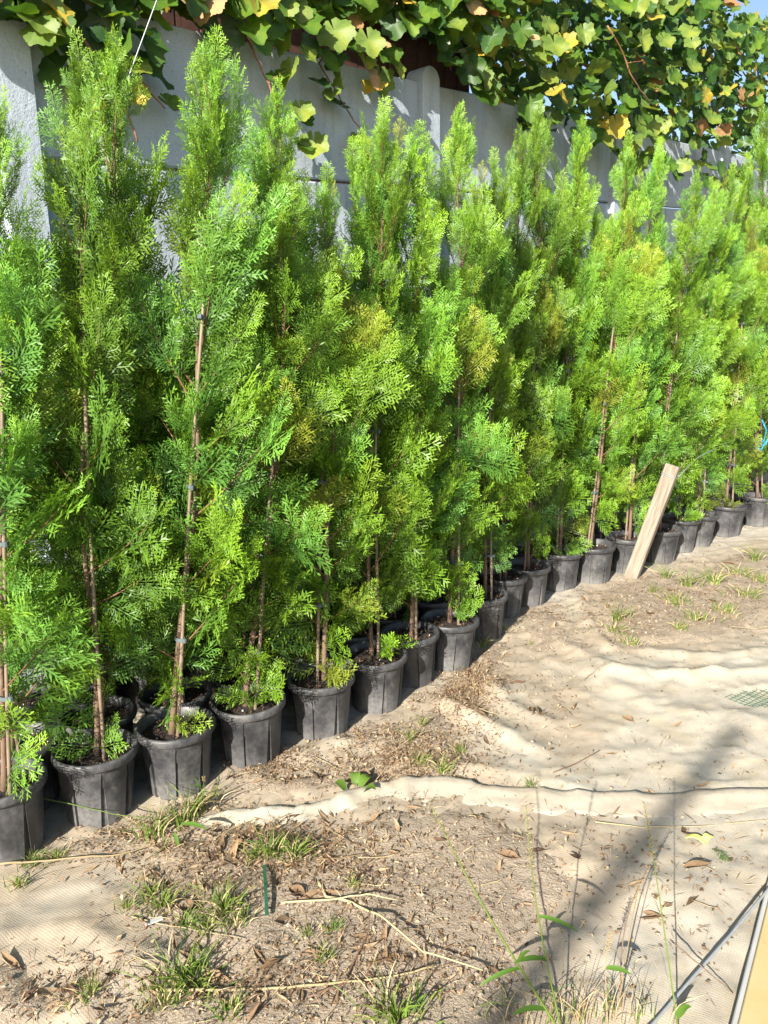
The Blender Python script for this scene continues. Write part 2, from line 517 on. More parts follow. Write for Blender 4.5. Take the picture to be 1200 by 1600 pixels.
def sdist(P, poly):
    """signed distance of points to a polygon, negative inside"""
    x, y = P[..., 0], P[..., 1]
    inside = np.zeros(x.shape, bool)
    d = np.full(x.shape, 1e9)
    n = len(poly)
    for i in range(n):
        a, b = poly[i], poly[(i + 1) % n]
        e = b - a
        t = np.clip(((x - a[0]) * e[0] + (y - a[1]) * e[1]) / (e @ e + 1e-12), 0, 1)
        d = np.minimum(d, np.hypot(x - a[0] - t * e[0], y - a[1] - t * e[1]))
        c = (a[1] > y) != (b[1] > y)
        with np.errstate(divide='ignore', invalid='ignore'):
            xi = (b[0] - a[0]) * (y - a[1]) / (b[1] - a[1] + 1e-12) + a[0]
        inside ^= c & (x < xi)
    return np.where(inside, -d, d)

def ldist(P, line):
    x, y = P[..., 0], P[..., 1]
    d = np.full(x.shape, 1e9)
    for a, b in zip(line[:-1], line[1:]):
        e = b - a
        t = np.clip(((x - a[0]) * e[0] + (y - a[1]) * e[1]) / (e @ e + 1e-12), 0, 1)
        d = np.minimum(d, np.hypot(x - a[0] - t * e[0], y - a[1] - t * e[1]))
    return d

DIRT = [poly_px(p) for p in (
    [(215, 1305), (330, 1298), (470, 1286), (600, 1258), (760, 1262), (860, 1290), (925, 1345), (890, 1430), (820, 1500), (850, 1560), (900, 1640), (860, 1800),
     (-100, 1800), (60, 1700), (140, 1610), (250, 1555), (330, 1510), (250, 1490), (170, 1490), (190, 1420), (240, 1360)],
    [(-60, 1500), (60, 1500), (140, 1540), (140, 1590), (60, 1640), (-60, 1640)],
    [(345, 1205), (420, 1180), (450, 1208), (560, 1200), (620, 1140), (700, 1085), (755, 1005), (805, 985), (812, 1010), (790, 1060), (745, 1090), (705, 1120), (720, 1175),
     (760, 1222), (640, 1232), (560, 1222), (470, 1255), (330, 1262)],
    [(930, 925), (1010, 900), (1060, 905), (1130, 872), (1200, 850), (1300, 845), (1300, 920), (1190, 985), (1110, 1010), (960, 1012), (930, 980)],
    [(790, 960), (860, 950), (925, 1005), (880, 1035), (820, 1015)],
    [(835, 1060), (880, 1085), (905, 1130), (890, 1160), (860, 1110)],
    [(60, 1340), (150, 1300), (240, 1290), (230, 1320), (120, 1355), (20, 1375)])]
FOLDS = [(poly_px(p), w, h) for p, w, h in (
    ([(690, 1100), (760, 1135), (830, 1175)], 0.07, 0.045),
    ([(770, 1075), (800, 1110), (850, 1130)], 0.09, 0.040),
    ([(880, 1010), (960, 1052), (1080, 1060), (1230, 1050)], 0.10, 0.050),
    ([(900, 930), (925, 985), (950, 1015)], 0.06, 0.035),
    ([(960, 1075), (1040, 1110), (1180, 1130)], 0.12, 0.030),
    ([(1010, 1020), (1120, 1030), (1230, 1015)], 0.07, 0.030),
    ([(455, 1190), (520, 1170), (600, 1160)], 0.10, 0.030),
    ([(720, 1200), (800, 1215), (900, 1232)], 0.07, 0.022),
    ([(-40, 1480), (110, 1450), (220, 1500), (140, 1590)], 0.10, 0.030),
    ([(880, 1330), (980, 1380), (1090, 1400), (1200, 1380)], 0.12, 0.028),
    ([(250, 1500), (190, 1545), (110, 1600)], 0.04, 0.030))]

def fields(P):
    x, y = P[..., 0], P[..., 1]
    nz = fbm(x * 3.1, y * 3.1, 3, 4)
    zt = 0.020 * fbm(x * 2.0, y * 2.0, 21, 3) + 0.010 * fbm(x * 9 + 3 * nz, y * 4, 29, 3)
    rg = 1 - np.abs(2.6 * fbm(x * 3.2 + y * 1.6, y * 5.5 - x * 2.4, 63, 3))
    zt = zt + 0.014 * np.clip(rg, 0, 1) ** 5 * (0.5 + fbm(x * 1.3, y * 1.3, 71, 2))
    for sd_, ax, ay, am in ((131, 7.0, 2.0, 0.007), (151, 2.2, 8.5, 0.006), (171, 9.0, 6.0, 0.004)):
        r2 = 1 - np.abs(3.4 * fbm(x * ax * 0.7 + y * ay, y * ax * 0.7 - x * ay, sd_, 2))
        zt = zt + am * np.clip(r2, 0, 1) ** 7
    for line, w, h in FOLDS:
        d = ldist(P, line) + 0.05 * nz
        zt = zt + h * np.exp(-np.sqrt((d / (0.62 * w)) ** 2 + 0.03)) * (0.8 + 0.8 * fbm(x * 6, y * 6, 41, 2))
    M = np.full(x.shape, -1.0)
    for p in DIRT:
        M = np.maximum(M, -sdist(P, p))
    M = M + 0.16 * fbm(x * 5, y * 5, 55, 4) + 0.05 * fbm(x * 24, y * 24, 77, 3)
    base = 0.020 * fbm(x * 2.0, y * 2.0, 21, 3)
    zd = base + np.clip(M / 0.10, -1, 1) * 0.022 + 0.016 * fbm(x * 11, y * 11, 91, 4) + 0.007 * fbm(x * 45, y * 45, 101, 3) - 0.004
    zd = np.where(M < -0.12, -0.06, zd)
    dust = np.clip((M + 0.24) / 0.24, 0, 1) ** 1.3
    return zt, zd, dust

def surf(x, y):
    P = np.array([[x, y]], float)
    a, b, _ = fields(P)
    return float(max(a[0], b[0]))

def grid(x0, x1, y0, y1, step):
    nx, ny = int((x1 - x0) / step) + 1, int((y1 - y0) / step) + 1
    X, Y = np.meshgrid(np.linspace(x0, x1, nx), np.linspace(y0, y1, ny))
    i = np.arange(nx * ny).reshape(ny, nx)
    Q = np.stack([i[:-1, :-1], i[:-1, 1:], i[1:, 1:], i[1:, :-1]], -1).reshape(-1, 4)
    return X, Y, Q

X, Y, Q = grid(-2.6, 4.4, 0.7, 7.4, 0.02)
P = np.stack([X, Y], -1)
zt, zd, dust = fields(P)
edge = np.minimum(np.minimum(X + 2.6, 4.4 - X), np.minimum(Y - 0.7, 7.4 - Y))
fall = np.clip(edge / 0.3, 0, 1)
zdg = zd * fall - 0.06 * (1 - fall)
V = np.stack([X, Y, zdg], -1).reshape(-1, 3)
near = mesh_np("sandy_dirt", V, Q, mats=[M_DIRT], smooth=True)
o = link("dirt", near); tag(o, kind='structure')
V = np.stack([X, Y, zt], -1).reshape(-1, 3)
fab = mesh_np("ground_fabric", V, Q, attrs={'dust': dust.ravel()}, mats=[M_FAB], smooth=True)
fabric = link("ground_fabric", fab)
tag(fabric, kind='structure')
Xf, Yf, Qf = grid(-60, 60, -60, 60, 2.0)
zf = np.full(Xf.shape, -0.075)
far = mesh_np("far_ground", np.stack([Xf, Yf, zf], -1).reshape(-1, 3), Qf, mats=[M_DIRT], smooth=True)
tag(link("ground", far), kind='structure')

# rolled hem of the fabric, lying across the foreground
HEM = [(300, 1287), (345, 1284), (400, 1283), (460, 1280), (510, 1273), (560, 1256), (600, 1244), (640, 1240), (690, 1241), (760, 1248), (860, 1258), (950, 1262), (1050, 1261), (1150, 1257), (1300, 1252), (1450, 1248)]
hp = [G(u, v) for u, v in HEM]
dense = []
for a, b in zip(hp[:-1], hp[1:]):
    for k in range(8):
        dense.append(a.lerp(b, k / 8))
nh = len(dense)
V, Qh = [], []
NS = 12
for i, p in enumerate(dense):
    t = (dense[min(i + 1, nh - 1)] - dense[max(i - 1, 0)]).normalized()
    sd = Vector((-t.y, t.x, 0))
    f = i / nh
    wob = float(fbm(np.array([i * 0.23]), np.array([1.7]), 5, 3)[0])
    wob2 = float(fbm(np.array([i * 0.25]), np.array([4.7]), 15, 2)[0])
    wd = (0.030 + 0.030 * min(1, f * 2.0)) * (1 + 0.7 * wob)
    ht = (0.022 + 0.012 * min(1, f * 3) - 0.014 * max(0, f - 0.5)) * (1 + 0.6 * wob2) * min(1, i / 6 + 0.15)
    z0 = surf(p.x, p.y) - 0.012
    for k in range(NS):
        t_ = k / (NS - 2)
        wr = float(fbm(np.array([i * 0.45 + k * 0.2]), np.array([k * 0.7 + 0.1 * i]), 9, 3)[0])
        if k < NS - 1:
            off_, hz = (-1 + 2 * t_) * wd * (1 + 0.25 * wob * math.sin(k)), 0.009 + 0.85 * ht * t_ ** 1.2 * (1 if t_ < 0.9 else 0.8) + 0.008 * wr
            if k == 0: hz = -0.004
        else:
            off_, hz = wd * 1.35, -0.012
        V.append(p + sd * (off_ + 0.015 * wob2) + Vector((0, 0, z0 + hz)))
for i in range(nh - 1):
    for k in range(NS - 1):
        Qh.append((i * NS + k, i * NS + k + 1, (i + 1) * NS + k + 1, (i + 1) * NS + k))
hem = link("rolled_hem", mesh_np("rolled_hem", [tuple(v) for v in V], Qh, attrs={'dust': np.repeat(np.clip(np.linspace(-0.15, 0.7, nh), -0.15, 0.4), NS)}, mats=[M_FAB], smooth=True), fabric)

# ------------------------------------------------------------------ precast concrete wall
wall = empty("concrete_wall", -WOUT * WALL_D)
tag(wall, "grey precast concrete panel wall behind the row of potted conifers", "wall")
wrot = Matrix((WDIR, -WOUT, Vector((0, 0, 1)))).transposed()     # local x along the wall, y away from the camera, z up
S_L = wall_s(W(15, 140)); S_R = wall_s(W(666, 190))
PITCHW = S_R - S_L
PH = 0.585
def wpt(s, y, z):
    return wrot @ Vector((s, y, z))
for c in range(-2, 5):
    s0, s1 = S_L + c * PITCHW + 0.055, S_L + (c + 1) * PITCHW - 0.055
    for r in range(6):
        mb = MB()
        nx = 6
        Vp, Qp = [], []
        zt0, zb0 = -r * PH - 0.006, -(r + 1) * PH + 0.006
        b = 0.008
        rows = [(0.0 + b, zb0), (0.0, zb0 + b), (0.0, zt0 - b), (b, zt0), (0.055 - b, zt0), (0.055, zt0 - b), (0.055, zb0 + b), (0.055 - b, zb0)]
        for i in range(nx + 1):
            s = s0 + (s1 - s0) * i / nx
            for (yy, zz) in rows:
                jit = 0.004 * math.sin(i * 2.1 + r * 1.3 + c * 5) if zz == zt0 and r == 0 else 0
                Vp.append(wpt(s, yy, WTOP0 + WSLOPE * s + zz + jit))
        n8 = len(rows)
        for i in range(nx):
            for k in range(n8):
                k2 = (k + 1) % n8
                Qp.append((i * n8 + k, (i + 1) * n8 + k, (i + 1) * n8 + k2, i * n8 + k2))
        Vp = [v + Vector((0, 0, 0)) for v in Vp]
        mb.add(Vp, Qp + [tuple(range(3, -1, -1)), (7, 6, 5, 4), (0, 7, 4, 3)] + [(nx * n8, nx * n8 + 1, nx * n8 + 2, nx * n8 + 3), (nx * n8 + 4, nx * n8 + 5, nx * n8 + 6, nx * n8 + 7), (nx * n8 + 3, nx * n8 + 4, nx * n8 + 7, nx * n8)])
        link("wall_panel", mb.mesh("wall_panel", [M_CONC]), wall)
for c in range(-2, 6):
    s = S_L + c * PITCHW
    mb = MB()
    hw, y0, y1 = 0.078, -0.045, 0.095
    zt0 = WTOP0 + WSLOPE * s + 0.075
    prof = [(-hw, -0.1), (hw, -0.1)] + [(hw * math.cos(a), zt0 - hw + hw * math.sin(a)) for a in [math.pi * k / 12 for k in range(13)]]
    n = len(prof)
    Vp = []
    for yy, sc in ((y0, 0.93), (y0 + 0.006, 1.0), (y1 - 0.006, 1.0), (y1, 0.93)):
        for (a, z) in prof:
            Vp.append(wpt(s + a * sc, yy, z if z < 0 else zt0 - hw + (z - zt0 + hw) * sc))
    Qp, Tp = [], []
    for l in range(3):
        for k in range(n):
            k2 = (k + 1) % n
            Qp.append((l * n + k, l * n + k2, (l + 1) * n + k2, (l + 1) * n + k))
    for k in range(1, n - 1):
        Tp.append((0, k + 1, k)); Tp.append((3 * n, 3 * n + k, 3 * n + k + 1))
    mb.add(Vp, Qp, Tp)
    link("wall_post", mb.mesh("wall_post", [M_CONC]), wall)

# ------------------------------------------------------------------ rust-brown shed behind the wall
shed = empty("garden_shed", -WOUT * (WALL_D + 0.95) + WDIR * 2.0)
tag(shed, "rust-brown boarded shed behind the concrete wall, glimpsed between the vine leaves", "shed")
mb = MB(); mb.box((0, 0, 0), (0.155, 0.025, 3.75), None, 0, 0.004)
bm_ = mb.mesh("board", [M_RUST])
for i in range(34):
    o = link("board", bm_, shed)
    o.location = wrot @ Vector((-1.9 + i * 0.163, rnd.uniform(-0.006, 0.006), 1.87))
    o.rotation_euler = (0, 0, math.atan2(WDIR.y, WDIR.x))
mb = MB(); mb.box((0, 0, 0), (5.9, 1.6, 0.05), None, 0, 0.01)
o = link("roof", mb.mesh("shed_roof", [M_RUST]), shed)
o.location = wrot @ Vector((0.8, 0.6, 3.79)); o.rotation_euler = (R(3), 0, math.atan2(WDIR.y, WDIR.x))
mb = MB()
for xx in (-1.97, 3.55):
    mb.box((xx, 0.65, 1.87), (0.03, 1.25, 3.74), None, 0, 0.004)
mb.box((0.8, 1.3, 1.87), (5.5, 0.03, 3.74), None, 0, 0.004)
o = link("side_wall", mb.mesh("shed_side", [M_RUST]), shed)
o.rotation_euler = (0, 0, math.atan2(WDIR.y, WDIR.x))

# ------------------------------------------------------------------ conifers
def make_spray(seed):
    """flat fern-like spray, axis along +x, length 1"""
    r = np.random.default_rng(seed)
    V, Q, A = [], [], []
    def kite(p, d, nrm, L, w, t0, t1):
        d = d / np.linalg.norm(d)
        x = np.cross(d, nrm); x /= np.linalg.norm(x) + 1e-9
        b = len(V)
        m_ = p + d * L * 0.45
        V.extend([p, m_ + x * w / 2, p + d * L, m_ - x * w / 2])
        A.extend([t0, (t0 + t1) / 2, t1, (t0 + t1) / 2])
        Q.append((b, b + 1, b + 2, b + 3))
    droop = r.uniform(-0.06, 0.22)
    side_c = r.uniform(-0.12, 0.12)
    def axis(t):
        return np.array([t, side_c * t * t, -droop * t * t])
    nrm = np.array([0, 0, 1.0])
    n = 12
    for i in range(5):
        a, b = axis(i / 5), axis((i + 1.08) / 5)
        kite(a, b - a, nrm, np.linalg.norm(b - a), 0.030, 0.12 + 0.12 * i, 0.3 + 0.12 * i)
    for i in range(n):
        t = 0.06 + 0.90 * (i + r.uniform(-.2, .2)) / n
        s = 1 if i % 2 else -1
        l = 0.50 * (1 - t) ** 0.75 * min(1.0, 0.45 + t / 0.22) * r.uniform(0.75, 1.15) + 0.05
        an = R(r.uniform(38, 50)) * s
        p = axis(t)
        tilt = r.normal(0, 0.22)
        d = np.array([math.cos(an), math.sin(an), tilt - droop * t])
        d /= np.linalg.norm(d)
        nn = nrm + np.array([r.normal(0, .3), r.normal(0, .3), 0])
        nn -= d * (nn @ d); nn /= np.linalg.norm(nn)
        kite(p, d, nn, l * 1.02, 0.028, 0.15 + 0.3 * t, 0.55 + 0.45 * t)
        k = max(2, int(l / 0.044))
        for j in range(k):
            f = (j + 0.6) / (k + 0.3)
            sj = 1 if (j + i) % 2 else -1
            ll = (0.185 * (1 - 0.45 * f)) * (0.55 + 0.45 * min(1, l / 0.3)) * r.uniform(0.8, 1.2)
            aj = R(r.uniform(30, 42)) * sj
            x = np.cross(nn, d)
            dj = d * math.cos(aj) + x * math.sin(aj) + nn * r.normal(0, 0.18)
            q = nn + np.array([r.normal(0, .35), r.normal(0, .35), r.normal(0, .2)])
            kite(p + d * l * f, dj, q, ll, 0.033, 0.15 + 0.35 * (t * .5 + f * .5), 0.45 + 0.5 * (t * .4 + f * .6))
    return np.array(V), np.array(Q), np.array(A)

SPRAYS = [make_spray(100 + i) for i in range(9)]
TREE_H = 2.1

def make_tree(seed, gap=0.5, nb=70, width=1.0, bottom=0.10, yellow=0.0):
    """returns (wood mesh, crown mesh) of a young columnar conifer of height TREE_H, growing from the soil"""
    r = np.random.default_rng(seed)
    ph = r.uniform(0, 6.28, 4)
    def trunk(z):
        return np.array([0.030 * math.sin(z * 2.3 + ph[0]) * min(1, z) + 0.006 * math.sin(z * 7 + ph[1]),
                         0.016 * math.sin(z * 2.0 + ph[2]) * min(1, z) + 0.006 * math.sin(z * 6 + ph[3]), z])
    wood = MB()
    zs = [TREE_H * k / 22 for k in range(23)]
    wood.tube([trunk(z) for z in zs], [0.0130 * (1 - 0.86 * z / TREE_H) * (1.35 if z < 0.05 else 1.0) for z in zs], 7, a=[0.0] * (7 * 23 + 2))
    CV, CQ, CA, CH = [], [], [], []
    off = 0
    def put(p, d, nrm, L, tone, hue):
        nonlocal off
        V, Q, A = SPRAYS[r.integers(len(SPRAYS))]
        d = d / np.linalg.norm(d)
        nrm = nrm - d * (nrm @ d)
        nrm = nrm / (np.linalg.norm(nrm) + 1e-9)
        y = np.cross(nrm, d)
        Mx = np.stack([d, y * r.choice([-1, 1]) * r.uniform(0.85, 1.1), nrm])
        CV.append((V * L) @ Mx + p)
        CQ.append(Q + off)
        CA.append(np.clip(A * tone + r.normal(0, 0.05), 0, 1))
        CH.append(np.full(len(V), np.clip(hue + r.normal(0, 0.06), 0, 1)))
        off += len(V)
    az = r.uniform(0, 6.28)
    for k in range(nb):
        f = bottom + (0.975 - bottom) * max(0.0, (k + r.uniform(-.4, .4)) / nb) ** 0.85
        f = min(max(f, 0.03), 0.985)
        z = f * TREE_H
        az += 2.3999 + r.normal(0, 0.35)
        Rl = 0.225 * (0.7 + 0.3 * min(1, f / 0.22)) * min(1, 0.04 + 0.96 * (1 - f) / 0.52) * r.uniform(0.35, 1.6) * width
        da = (az + math.pi / 2 + math.pi) % (2 * math.pi) - math.pi      # angle off -y (towards the viewer)
        if abs(da) < 0.85 and f < 0.75 and r.random() < gap:
            Rl *= 0.22
        e0 = R(min(70, r.uniform(12, 44) + 36 * f))
        e1 = e0 + R(r.uniform(8, 30))
        if 0.38 < f < 0.80 and r.random() < 0.17:      # a side leader
            e0 = R(r.uniform(60, 72)); e1 = e0 + R(r.uniform(6, 14)); Rl = r.uniform(0.28, 0.50) * math.cos(e0)
        hd = np.array([math.cos(az), math.sin(az), 0])
        swirl = r.normal(0, 0.35)
        pts, tans = [], []
        p = trunk(z)
        n = 7
        for i in range(n + 1):
            t = i / n
            e = e0 + (e1 - e0) * t
            h = np.array([math.cos(az + swirl * t), math.sin(az + swirl * t), 0])
            tv = h * math.cos(e) + np.array([0, 0, math.sin(e)])
            pts.append(p.copy()); tans.append(tv)
            p = p + tv * Rl / math.cos(e0) / n * 0.93
        blen = Rl / math.cos(e0) * 0.93
        wood.tube(pts, [max(0.0011, 0.0048 * (0.5 + Rl) * (1 - 0.8 * i / n)) for i in range(n + 1)], 4, cap=False, a=[0.75] * (4 * (n + 1)))
        hue_b = r.uniform(0.17, 0.72) if r.random() > yellow else r.uniform(0.0, 0.16)
        ns = max(3, int(blen / (0.032 if f > 0.5 else 0.040)))
        broll = r.choice([-1, 1]) * r.uniform(0.35, 1.5)
        for j in range(ns):
            t = 0.20 + 0.80 * (max(0.0, j + r.uniform(-.3, .3)) / ns) ** 0.9
            t = min(max(t, 0.05), 1)
            i = min(int(t * n), n - 1)
            q = pts[i] + (pts[i + 1] - pts[i]) * (t * n - i)
            tv = tans[i]
            side = 1 if j % 2 else -1
            fl = np.cross(tv, np.array([0, 0, 1.0])); fl /= np.linalg.norm(fl) + 1e-9
            nrm = np.cross(fl, tv)
            roll = broll + r.normal(0, 0.40)
            nr = nrm * math.cos(roll) + fl * math.sin(roll)
            sd = np.cross(nr, tv)
            an = R(r.uniform(22, 46) + (8 if f < 0.5 else 0))
            d = tv * math.cos(an) + sd * side * math.sin(an) + np.array([0, 0, r.uniform(-0.05, 0.22) + 0.55 * f])
            L = (0.42 + 0.58 * min(1, (1 - f) * 2.6)) * r.uniform(0.115, 0.20) * (1.0 if f > 0.5 else 1.16) * (0.75 + 0.45 * math.sin(min(1, t * 1.15) * math.pi)) 
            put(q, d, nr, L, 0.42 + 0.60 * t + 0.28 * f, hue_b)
        put(pts[-1], tans[-1], np.array([r.normal(), r.normal(), 0.3]), r.uniform(0.10, 0.18) * (0.5 + 0.5 * min(1, (1 - f) * 2.2)), 1.05, hue_b)
    # the leader
    for k in range(12):
        z = TREE_H * (0.90 + 0.10 * k / 11)
        a2 = k * 2.4
        put(trunk(z), np.array([0.42 * math.cos(a2), 0.42 * math.sin(a2), 1.0]), np.array([math.cos(a2 + 1), math.sin(a2 + 1), 0.2]), r.uniform(0.045, 0.075), 1.0, 0.3)
    put(trunk(TREE_H - 0.02), np.array([0.05, 0, 1.0]), np.array([0, 1.0, 0]), 0.11, 1.05, 0.3)
    wm = wood.mesh("trunk", [M_BARK], smooth=True)
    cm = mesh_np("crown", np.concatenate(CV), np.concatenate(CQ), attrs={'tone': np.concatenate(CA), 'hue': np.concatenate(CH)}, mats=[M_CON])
    return wm, cm

TREES = [make_tree(1, 0.97, 50, 1.00, 0.10), make_tree(2, 0.95, 50, 1.0, 0.04, 0.1), make_tree(3, 0.97, 50, 1.05, 0.05), make_tree(4, 0.85, 52, 1.0, 0.03, 0.12),
         make_tree(5, 0.95, 48, 0.95, 0.03, 0.3), make_tree(6, 0.8, 52, 1.05, 0.04), make_tree(7, 0.6, 50, 1.0, 0.06, 0.1), make_tree(8, 0.6, 52, 1.05, 0.05)]

# pot meshes
POT_H, POT_RT, POT_RB, POT_RIM = 0.245, 0.128, 0.104, 0.140
def make_pot(phase, nw):
    zs = [0.0, 0.006, 0.05, 0.10, 0.15, 0.19, 0.205, 0.222]
    V, Q = [], []
    per = 11
    n = nw * per
    for zi, z in enumerate(zs):
        rr0 = POT_RB + (POT_RT - POT_RB) * z / POT_H - (0.004 if zi == 0 else 0)
        wv = max(0.006, 0.030 + 0.115 * (1 - z / 0.20)) if z < 0.2 else 0.012
        rec = 0.007 if z < 0.2 else 0.0
        if zi == 0: rec = 0.014
        cols = [(-wv, 0.0015), (-wv + 0.012, -rec), (0.0, -rec), (wv - 0.012, -rec), (wv, 0.0015)]
        for q in range(1, 7): cols.append((wv + (1 - 2 * wv) * q / 7, 0.0))
        for sct in range(nw):
            for (c, dr) in cols:
                th = (sct + c) / nw * 2 * math.pi + phase
                V.append(((rr0 + dr) * math.cos(th), (rr0 + dr) * math.sin(th), z))
    for i in range(len(zs) - 1):
        for k in range(n):
            k2 = (k + 1) % n
            Q.append((i * n + k, i * n + k2, (i + 1) * n + k2, (i + 1) * n + k))
    b = len(V); V.append((0, 0, 0.004))
    T = [(b, (k + 1) % n, k) for k in range(n)]
    me = mesh_np("pot", V, Q, T, mats=[M_POT], smooth=True)
    me.set_sharp_from_angle(angle=R(28))
    return me
def make_rim():
    prof = [(POT_RT - 0.003, 0.214), (POT_RIM - 0.002, 0.216), (POT_RIM, 0.220), (POT_RIM, 0.238), (POT_RIM - 0.003, 0.244), (POT_RIM - 0.009, 0.2455), (POT_RT - 0.004, 0.240), (POT_RT - 0.007, 0.20), (POT_RT - 0.012, 0.15)]
    n = 64
    V, Q = [], []
    for i, (r_, z) in enumerate(prof):
        for k in range(n):
            th = 2 * math.pi * k / n
            w = 1 + 0.004 * math.sin(3 * th + 1)
            V.append((r_ * w * math.cos(th), r_ * w * math.sin(th), z))
    for i in range(len(prof) - 1):
        for k in range(n):
            k2 = (k + 1) % n
            Q.append((i * n + k, i * n + k2, (i + 1) * n + k2, (i + 1) * n + k))
    return mesh_np("rim", V, Q, mats=[M_POT], smooth=True)
def make_soil(seed):
    r = np.random.default_rng(seed)
    mb = MB()
    n, rings = 36, 9
    V, Q, T = [(0, 0, 0.216)], [], []
    for i in range(1, rings + 1):
        rr = (POT_RT - 0.006) * i / rings
        for k in range(n):
            th = 2 * math.pi * k / n
            x, y = rr * math.cos(th), rr * math.sin(th)
            z = 0.208 + 0.020 * float(fbm(np.array([x * 22 + seed]), np.array([y * 22]), seed, 3)[0]) + 0.010 * (1 - i / rings) - 0.004 * (i == rings)
            V.append((x, y, z))
    for k in range(n):
        T.append((0, 1 + k, 1 + (k + 1) % n))
    for i in range(rings - 1):
        for k in range(n):
            k2 = (k + 1) % n
            Q.append((1 + i * n + k, 1 + (i + 1) * n + k, 1 + (i + 1) * n + k2, 1 + i * n + k2))
    mb.add(V, Q, T)
    for k in range(110):
        a, d = r.uniform(0, 6.28), math.sqrt(r.uniform(0, 1)) * (POT_RT - 0.014)
        q = Quaternion((r.normal(), r.normal(), r.normal(), r.normal())).normalized().to_matrix()
        s = r.uniform(0.003, 0.0075)
        pale = r.random() < 0.10
        mb.box((d * math.cos(a), d * math.sin(a), 0.215 + r.uniform(-0.004, 0.005)), (s * 1.8, s * (0.9 if not pale else 1.3), s * (0.35 if not pale else 1.0)) if not pale else (s * .8, s * .8, s * .7), q, 2 if pale else 1)
    return mb.mesh("soil", [M_SOIL, M_CHIP, M_PERL], smooth=False)
POTS = [make_pot(0.3, 8), make_pot(0.9, 8), make_pot(0.6, 7)]
RIM = make_rim()
SOILS = [make_soil(31), make_soil(32), make_soil(33)]
def make_cane(seed, L):
    r = np.random.default_rng(seed)
    mb = MB()
    pts, rad = [], []
    n = 24
    for k in range(n + 1):
        t = k / n
        pts.append((0.004 * math.sin(t * 5 + seed), 0.004 * math.sin(t * 4 + 2 * seed), t * L))
        rad.append((0.0066 - 0.0015 * t) * (1.22 if k % 5 == 0 else 1.0))
    mb.tube(pts, rad, 7)
    return mb.mesh("stake", [M_CANE], smooth=True)
CANES = [make_cane(1, 1.0), make_cane(2, 1.0), make_cane(3, 1.0)]
mb = MB()
ring_o, ring_i = [], []
for k in range(12):
    a = 2 * math.pi * k / 12
    mb.V += [(0.024 * math.cos(a), 0.017 * math.sin(a), -0.006), (0.024 * math.cos(a), 0.017 * math.sin(a), 0.006), (0.021 * math.cos(a), 0.014 * math.sin(a), 0.006), (0.021 * math.cos(a), 0.014 * math.sin(a), -0.006)]
    mb.A += [0] * 4
for k in range(12):
    k2 = (k + 1) % 12
    for j in range(4):
        j2 = (j + 1) % 4
        mb.Q.append((4 * k + j, 4 * k2 + j, 4 * k2 + j2, 4 * k + j2)); mb.mq.append(0)
mb.box((0.026, 0, 0), (0.012, 0.010, 0.016), None, 0, 0.002)
TIE = mb.mesh("tie", [M_TIE], smooth=False)

def potted_tree(base, variant, tip, label, group=None, rz=0.0, width=1.0, stake=0.62, stake_dx=0.03, ties=3, pot_s=1.0, name="potted_conifer"):
    root = empty(name, base)
    tag(root, label, "conifer", group)
    ps = (pot_s, pot_s, pot_s)
    ptilt = (rnd.uniform(-.03, .03), rnd.uniform(-.03, .03), rnd.uniform(0, 6.28))
    po = link("pot", POTS[rnd.randrange(3)], root); po.scale = ps; po.rotation_euler = ptilt
    ri = link("rim", RIM, po)
    so = link("soil", SOILS[rnd.randrange(3)], root); so.scale = ps; so.rotation_euler = ptilt
    off = Vector((rnd.uniform(-.02, .02), rnd.uniform(-.02, .02), 0.195 * pot_s))
    wv = Vector(tip) - (Vector(base) + off)
    q = Vector((0, 0, 1)).rotation_difference(wv)
    q = q @ Quaternion((0, 0, 1), rz)
    wm, cm = TREES[variant]
    for nme, me in (("trunk", wm), ("crown", cm)):
        o = link(nme, me, root)
        o.location = off
        o.rotation_mode = 'QUATERNION'; o.rotation_quaternion = q
        o.scale = (width, width, wv.length / TREE_H)
    if stake > 0:
        sv = wv.normalized() + Vector((-stake_dx * 0.6, rnd.uniform(-.02, .01), 0))
        o = link("stake", CANES[rnd.randrange(3)], root)
        o.location = off + Vector((stake_dx, -0.018, -0.02))
        o.rotation_mode = 'QUATERNION'; o.rotation_quaternion = Vector((0, 0, 1)).rotation_difference(sv)
        o.scale = (1, 1, wv.length * stake)
        for k in range(ties):
            f = (0.25 + 0.7 * k / max(1, ties - 1)) * stake
            t = link("tie", TIE, root)
            a = off + wv * f
            b = o.location + sv.normalized() * wv.length * f
            t.location = (a + b) / 2
            d = b - a
            t.rotation_euler = (rnd.uniform(-.15, .15), rnd.uniform(-.15, .15), math.atan2(d.y, d.x))
            k_ = max(0.8, min(1.5, (d.length + 0.022) / 0.045))
            t.scale = (k_, 1, 1)
    return root

